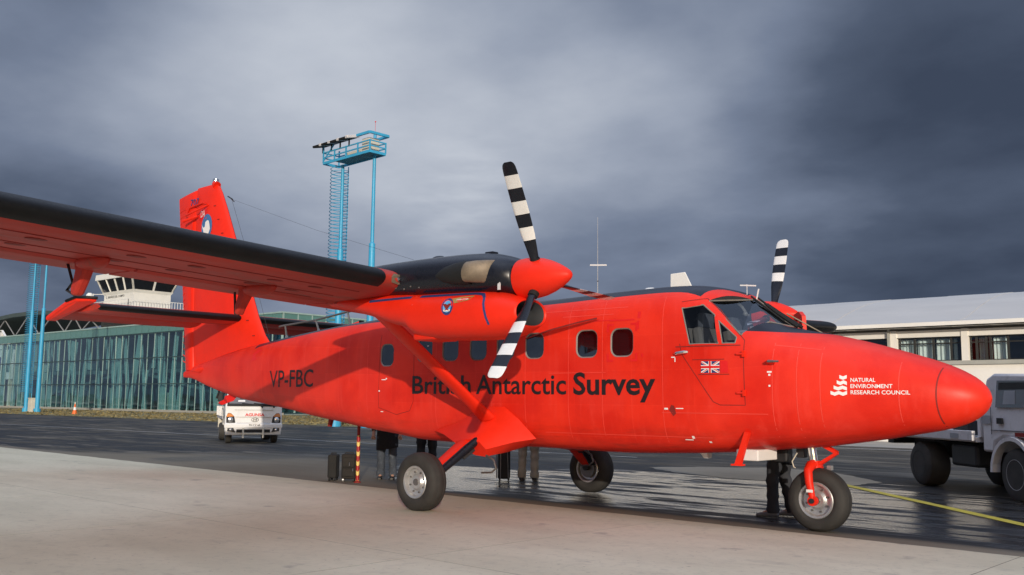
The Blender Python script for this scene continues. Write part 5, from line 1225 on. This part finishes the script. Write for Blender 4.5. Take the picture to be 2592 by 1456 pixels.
# --- larger grey-white truck at the right edge
hd_ = R(-45); fpt = Vector((5.28, 5.36, 0)); left = Vector((math.cos(hd_+math.pi/2), math.sin(hd_+math.pi/2), 0))
tc_ = fpt+left*.86
bt = thing('flatbed_truck', 'larger white flatbed truck in shade beside the red nose, cut by the picture edge', 'truck', tuple(tc_), hd_)
prof = [(1.08, .45), (1.10, .62), (1.06, 1.0), (1.0, 1.42), (.62, 2.06), (.50, 2.14), (-.55, 2.18), (-.74, 2.08), (-.82, 1.5), (-.82, .70), (-.52, .70), (-.48, .86), (-.25, .96), (.25, .96), (.45, .84), (.60, .50), (.62, .45)]
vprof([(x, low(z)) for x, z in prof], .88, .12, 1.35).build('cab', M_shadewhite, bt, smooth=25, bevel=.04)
for s in (-1, 1):
    yy = lambda z: s*(.884*(1-.12*max(0, low(z)-1.35)))
    sw = MB().add([(x, yy(z)+s*.004, low(z)) for x, z in ((-.42, 1.52), (.66, 1.52), (.44, 2.02), (-.42, 2.04))], [(0, 1, 2, 3)]).build('side_window', M_wind, bt, fix=False)
    MB().add([(x, yy(z)+s*.008, low(z)) for x, z in ((-.36, 1.86), (.48, 1.86), (.42, 1.99), (-.36, 2.0))], [(0, 1, 2, 3)]).build('sun_blind', M_chas, sw, fix=False)
    MB().add([(x, yy(z)+s*.008, low(z)) for x, z in ((-.22, 1.58), (.10, 1.58), (.08, 1.84), (-.20, 1.84))], [(0, 1, 2, 3)]).build('seat_back', M_grey, sw, fix=False)
    MB().add([(x, yy(z)+s*.004, low(z)) for x, z in ((.70, 1.46), (.98, 1.40), (1.0, 1.08), (.86, 1.10))], [(0, 1, 2, 3)]).build('corner_vent', M_chas, bt, fix=False)
    MB().add([(x, yy(z)+s*.004, low(z)) for x, z in ((-.80, 1.20), (-.56, 1.20), (-.56, 1.36), (-.80, 1.36))], [(0, 1, 2, 3)]).build('cab_slot', M_grey, bt, fix=False)
    ar = MB().tube([(.72, s*.88, 1.28), (.80, s*1.02, 1.32), (.80, s*1.06, 1.48)], .016, 6).tube([(.66, s*.84, 1.75), (.80, s*1.04, 1.70)], .014, 6).build('mirror_arm', M_chas, bt)
    MB().box((.79, s*1.07, 1.53), (.09, .16, .30)).build('mirror', M_dark, ar, bevel=.04)
    MB().box((-.30, s*.892, 1.19), (.15, .02, .09)).build('door_handle', M_chas, bt)
    MB().mm((-.55, s*.884, .98), (-.54, s*.888, 1.40)).mm((.69, s*.884, .98), (.70, s*.895, 1.34)).mm((-.55, s*.884, 1.04), (1.02, s*.895, 1.05)).build('door_gap', M_chas, bt)
    MB().box((.22, s*.895, .995), (.26, .012, .06)).build('side_reflector', M_groove, bt)
    MB().loft([[(r_*math.cos(a), s*y, .40+r_*math.sin(a)) for a in [math.pi*k/12 for k in range(13)]]+[(r2*math.cos(a), s*y, .40+r2*math.sin(a)) for a in [math.pi*k/12 for k in reversed(range(13))]] for y, r_, r2 in ((.80, .56, .50), (.93, .56, .50))]).build('wheel_arch', M_shadewhite, bt)
    tyre_at(bt, 0, s*.76, .395, .22, s, rm=M_wheelw); tyre_at(bt, -2.85, s*.70, .39, .42, s, rm=M_chas)
    MB().mm((-1.95, s*.45, .42), (-1.15, s*.80, .78)).build('fuel_tank', M_dark, bt, bevel=.05)
    rl_ = MB().mm((-4.0, s*.92, .86), (-.95, s*.98, 1.02)).build('bed_rail', M_shadewhite, bt, bevel=.01)
    MB().mm((-3.15, s*.98, .88), (-2.85, s*.99, .98)).build('rail_reflector', M_grey, rl_); MB().mm((-1.6, s*.98, .89), (-1.35, s*.99, .97)).build('rail_reflector', M_grey, rl_)
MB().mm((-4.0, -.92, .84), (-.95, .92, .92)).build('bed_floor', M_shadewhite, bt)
MB().mm((-4.0, -.40, .50), (.6, .40, .78)).build('chassis', M_chas, bt)
MB().mm((-4.25, -.80, .70), (-4.02, .80, .82)).build('rear_bumper', M_chas, bt)
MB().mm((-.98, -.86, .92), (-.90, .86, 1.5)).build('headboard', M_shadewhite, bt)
MB().box((-2.75, -.62, 1.06), (.34, .30, .24)).build('red_box', M_groove, bt, bevel=.02)
MB().tube([(-2.1, -.6, 1.0), (-2.1, -.6, 1.30)], .11, 12).build('drum', M_whitep, bt, smooth=40)
MB().box((-1.6, -.55, 1.06), (.5, .5, .24)).build('dark_crate', M_dark, bt, bevel=.02)
MB().add([(1.004, -.76, low(1.48)), (1.004, .76, low(1.48)), (.66, .72, low(2.04)), (.66, -.72, low(2.04))], [(0, 1, 2, 3)]).build('windscreen', M_wind, bt, fix=False)
for s in (-1, 1): MB().ball((1.09, s*.66, .80), .10, 6, sc=(.3, 1.3, .9)).build('headlamp', M_lens, bt, smooth=60)
MB().box((1.08, 0, .50), (.14, 1.80, .22)).build('bumper', M_shadewhite, bt, bevel=.03)

# ================================================================== PEOPLE AND LUGGAGE
M_skin = pmat('skin', (.46, .26, .18), .55, var=.08, vs=6)
M_hair = pmat('dark_hair', (.020, .014, .010), .6, var=.2)
M_shoe = pmat('dark_shoe_leather', (.016, .013, .011), .4, var=.2)
M_shoe2 = pmat('grey_trainer', (.16, .16, .17), .6, var=.2, vs=20)
def cloth(name, col, var=.2, fade=None): return pmat(name, col, .9, var=var, vs=7, bmp=.35, bs=24, dirt=fade)
def fold(p, n=0, amp=.006): return amp*math.sin(p.z*38+n*2.1+p.x*20)+amp*.6*math.sin(p.z*71+n)
def limb(mb, pts, rx, n=14, ph=0, ry=None):
    pts = [Vector(p) for p in pts]; out = []; rs = []
    for i in range(len(pts)-1):
        for k in range(5): t = k/5; out.append(pts[i].lerp(pts[i+1], t)); rs.append(rx[i]*(1-t)+rx[i+1]*t)
    out.append(pts[-1]); rs.append(rx[-1])
    rs = [r_+fold(p, ph) for r_, p in zip(rs, out)]
    return mb.tube(out, rs, n, ry=ry)
def person(label, loc, rz, top, legs, shoe, hem=.80, h=1.0, stride=0.0, knees=False, group='people behind the aeroplane'):
    t = thing('person', label, 'person', loc, rz, group); t.scale = (h, h, h)
    J = dict(pel=(0, 0, .96), wst=(0, 0, 1.12), chs=(.01, 0, 1.32), nkb=(0, 0, 1.47), hd0=(.015, 0, 1.56), hd1=(.03, 0, 1.65), hd2=(.015, 0, 1.73))
    vs = [J[k] for k in ('pel', 'wst', 'chs', 'nkb', 'hd0', 'hd1', 'hd2')]; rad = [.125, .115, .125, .055, .065, .088, .070]; ed = [(i, i+1) for i in range(6)]
    def addp(p, r_, par): vs.append(p); rad.append(r_); ed.append((par, len(vs)-1)); return len(vs)-1
    nose = addp((.115, 0, 1.625), .016, 5); feet = []; hands = []
    for s in (-1, 1):
        fx = s*stride; hp = addp((0, s*.095, .90), .085, 0); kn = addp((fx*.55+.02, s*.105, .50), .058, hp); an = addp((fx-.03, s*.11, .09), .040, kn); feet.append((fx, s*.11))
        addp((fx+.12, s*.12, .03), .032, an)
        sh = addp((0, s*.185, 1.40), .058, 2); eb = addp((-.03, s*.245, 1.12), .042, sh); wr = addp((.08, s*.25, .88), .030, eb); pm = addp((.11, s*.25, .81), .034, wr); hands.append((.11, s*.25, .81))
        for k, (dy, ln) in enumerate(((-.030, .055), (-.010, .075), (.010, .080), (.030, .070))):
            f1 = addp((.125, s*.25+dy, .775), .0105, pm); addp((.135-.012, s*.25+dy*1.1, .775-ln*.6), .009, f1)
        th_ = addp((.150, s*.225, .80), .011, pm); addp((.165, s*.222, .765), .009, th_)
    me = bpy.data.meshes.new('body'); me.from_pydata(vs, ed, []); me.materials.append(M_skin)
    bo = link('body', me, t); sk = bo.modifiers.new('skin', 'SKIN'); sk.use_smooth_shade = True
    for i, r_ in enumerate(rad): me.skin_vertices[0].data[i].radius = (r_, r_)
    me.skin_vertices[0].data[0].use_root = True
    sb = bo.modifiers.new('smooth', 'SUBSURF'); sb.levels = 1; sb.render_levels = 2
    MB().ball((.010, 0, 1.685), .098, 7, sc=(1.0, .86, .95)).build('hair', M_hair, t, smooth=60).location = (-.022, 0, .015)
    for s in (-1, 1): MB().ball((.103, s*.032, 1.655), .012, 5).build('eye', M_whitep, t, smooth=60)
    tr = MB()
    for s, (fx, fy_) in zip((-1, 1), feet):
        limb(tr, [(0, s*.085, .96), (fx*.28+.01, s*.10, .72), (fx*.55+.025, s*.108, .50), (fx*.8, s*.112, .26), (fx-.02, s*.115, .055)], [.118, .100, .078, .072, .078], ph=s)
    tr.loft([[(.135*math.cos(a), .175*math.sin(a), z) for a in [2*math.pi*k/18 for k in range(18)]] for z in (.84, .95, 1.06)])
    tro = tr.build('trousers', legs, t, smooth=60)
    for (fx, fy_), s in zip(feet, (-1, 1)):
        sh_ = MB(); rg = []
        for x, w_, z in ((-.09, .030, .055), (-.06, .044, .085), (.0, .046, .095), (.08, .050, .070), (.15, .048, .050), (.19, .028, .035)):
            rg.append([(fx+x, fy_*1.04+w_*math.cos(a), max(.002, z*.5+z*.5*math.sin(a))) for a in [2*math.pi*k/12 for k in range(12)]])
        sh_.loft(rg).build('shoe', shoe, t, smooth=60)
    ja = MB()
    zz = [hem, hem+.12, 1.02, 1.18, 1.34, 1.42, 1.475]; rx_ = [.155, .155, .150, .142, .145, .120, .070]; ry_ = [.205, .205, .195, .190, .205, .180, .075]
    ja.loft([[(rx_[i]*math.cos(a)*(1+.03*math.sin(5*a+z*9)), ry_[i]*math.sin(a)*(1+.02*math.sin(4*a+z*11)), z+(.03*math.sin(a*1.0) if i == 0 else 0)) for a in [2*math.pi*k/22 for k in range(22)]] for i, z in enumerate(zz)])
    for s in (-1, 1): limb(ja, [(0, s*.15, 1.42), (-.005, s*.215, 1.30), (-.03, s*.25, 1.12), (.02, s*.255, 1.0), (.07, s*.253, .895)], [.070, .075, .062, .055, .046], ph=s*3)
    ja.build('jacket', top, t, smooth=60)
    return t
J1 = cloth('faded_blue_jeans', (.050, .060, .078), .3, ((.17, .19, .21), .6)); J2 = cloth('black_cloth', (.010, .011, .013)); J3 = cloth('beige_cloth', (.30, .265, .205), .12); J4 = cloth('charcoal_cloth', (.035, .036, .042)); J5 = cloth('dark_navy_cloth', (.010, .014, .026))
person('person in faded jeans and long dark jacket standing left of the near main wheel', (-4.12, 1.24, 0), R(-48), J2, J1, M_shoe, hem=.56, h=.96)
person('person in black trousers standing directly behind the near main wheel', (-3.98, 2.10, 0), R(140), J5, J2, M_shoe, hem=.85)
person('person in beige trousers standing between the two main wheels', (-2.12, 2.84, 0), R(120), J5, J3, M_shoe, hem=.95, h=1.02)
person('person in dark jacket and charcoal trousers stepping behind the nose wheel', (3.60, .98, 0), R(-165), J2, J4, M_shoe2, hem=.66, stride=.10)
M_case = pmat('black_case_fabric', (.010, .0095, .009), .8, var=.25, vs=5, bmp=.2, bs=60)
M_case2 = pmat('brown_black_case_fabric', (.014, .011, .009), .8, var=.25, vs=5, bmp=.2, bs=60)
def suitcase(label, loc, rz, w_, d_, h_, m_, pockets):
    t = thing('suitcase', label, 'suitcase', loc, rz, 'luggage by the tail stand')
    MB().box((0, 0, h_/2+.03), (w_, d_, h_-.03)).build('shell', m_, t, bevel=.028)
    if pockets:
        for z0, z1 in ((.09, h_*.5), (h_*.54, h_*.92)): MB().box((0, -d_/2-.012, (z0+z1)/2), (w_*.86, .035, z1-z0)).build('pocket', m_, t, bevel=.014)
        MB().tube([(.02, -d_/2-.035, h_*.72), (.02, -d_/2-.037, h_*.60)], .007, 6).tube([(w_*.32, -d_/2-.035, h_*.5), (w_*.32, -d_/2-.037, h_*.40)], .007, 6).build('zip_pull', M_chrome, t)
    MB().tube([(-w_*.3, 0, h_), (-w_*.26, 0, h_+.035), (w_*.26, 0, h_+.035), (w_*.3, 0, h_)], .011, 8).build('handle', M_chas, t, smooth=50)
    for sx in (-1, 1):
        for sy in (-1, 1): MB().rev([(-.012, .032), (.012, .032)], (sx*(w_/2-.035), sy*(d_/2-.02), .032), (1, 0, 0), 14).build('castor', M_rim if (sx < 0 and pockets) else M_chas, t)
    return t
suitcase('slim black upright suitcase left of the bulging one by the striped stand', (-4.50, .33, 0), R(38), .16, .26, .44, M_case, False)
suitcase('bulging dark brown soft suitcase with zip pockets next to the striped stand', (-4.16, .40, 0), R(44), .25, .19, .46, M_case2, True)
# rolling case with a pull handle, beside the beige trousers
rc = thing('rolling_case', 'black rolling case with grey pull handle beside the beige trousers', 'suitcase', (-2.42, 2.52, 0), R(40))
MB().box((0, 0, .30), (.22, .24, .52)).build('shell', M_case, rc, bevel=.03)
MB().tube([(-.13, -.02, .05), (-.13, -.02, .72), (-.12, .0, .76), (.0, .0, .76)], .012, 6).tube([(-.06, -.13, .05), (-.06, -.13, .55), (.06, -.13, .60), (.08, -.13, .05)], .008, 6).build('pull_handle', M_steel, rc, smooth=50)
for sx in (-1, 1): MB().rev([(-.015, .04), (.015, .04)], (sx*.08, .1, .04), (1, 0, 0), 14).build('castor', M_chas, rc)
# red and yellow tail stand
def stripes():
    m, nt, b = newmat('spiral_red_yellow_tape'); v = coords(nt); x, y, z = sepxyz(nt, v)
    f = ((z+x*1.1-y*1.1)/.165)._op('FRACT'); n = noise(nt, v, 30, 4)
    c = mixc(nt, f.lt(.42), (.36, .012, .012), (.80, .58, .16)); c = mixc(nt, n.step(.6, .8)*.35, c, (.18, .06, .03))
    nt.links.new(c, b.inputs['Base Color']); b.inputs['Roughness'].default_value = .4; return m
ts = thing('tail_stand', 'red and yellow spiral striped support pole standing under the rear fuselage', 'support pole', (-3.87, .35, 0))
MB().rev([(.02, .030), (.80, .030)], (0, 0, 0), (0, 0, 1), 16).build('pole', stripes(), ts, smooth=40)
MB().rev([(.80, .026), (1.07, .026)], (0, 0, 0), (0, 0, 1), 12).build('extension', M_groove, ts, smooth=40)
MB().rev([(0, .06), (.015, .06), (.03, .032)], (0, 0, 0), (0, 0, 1), 16).build('foot', M_groove, ts)
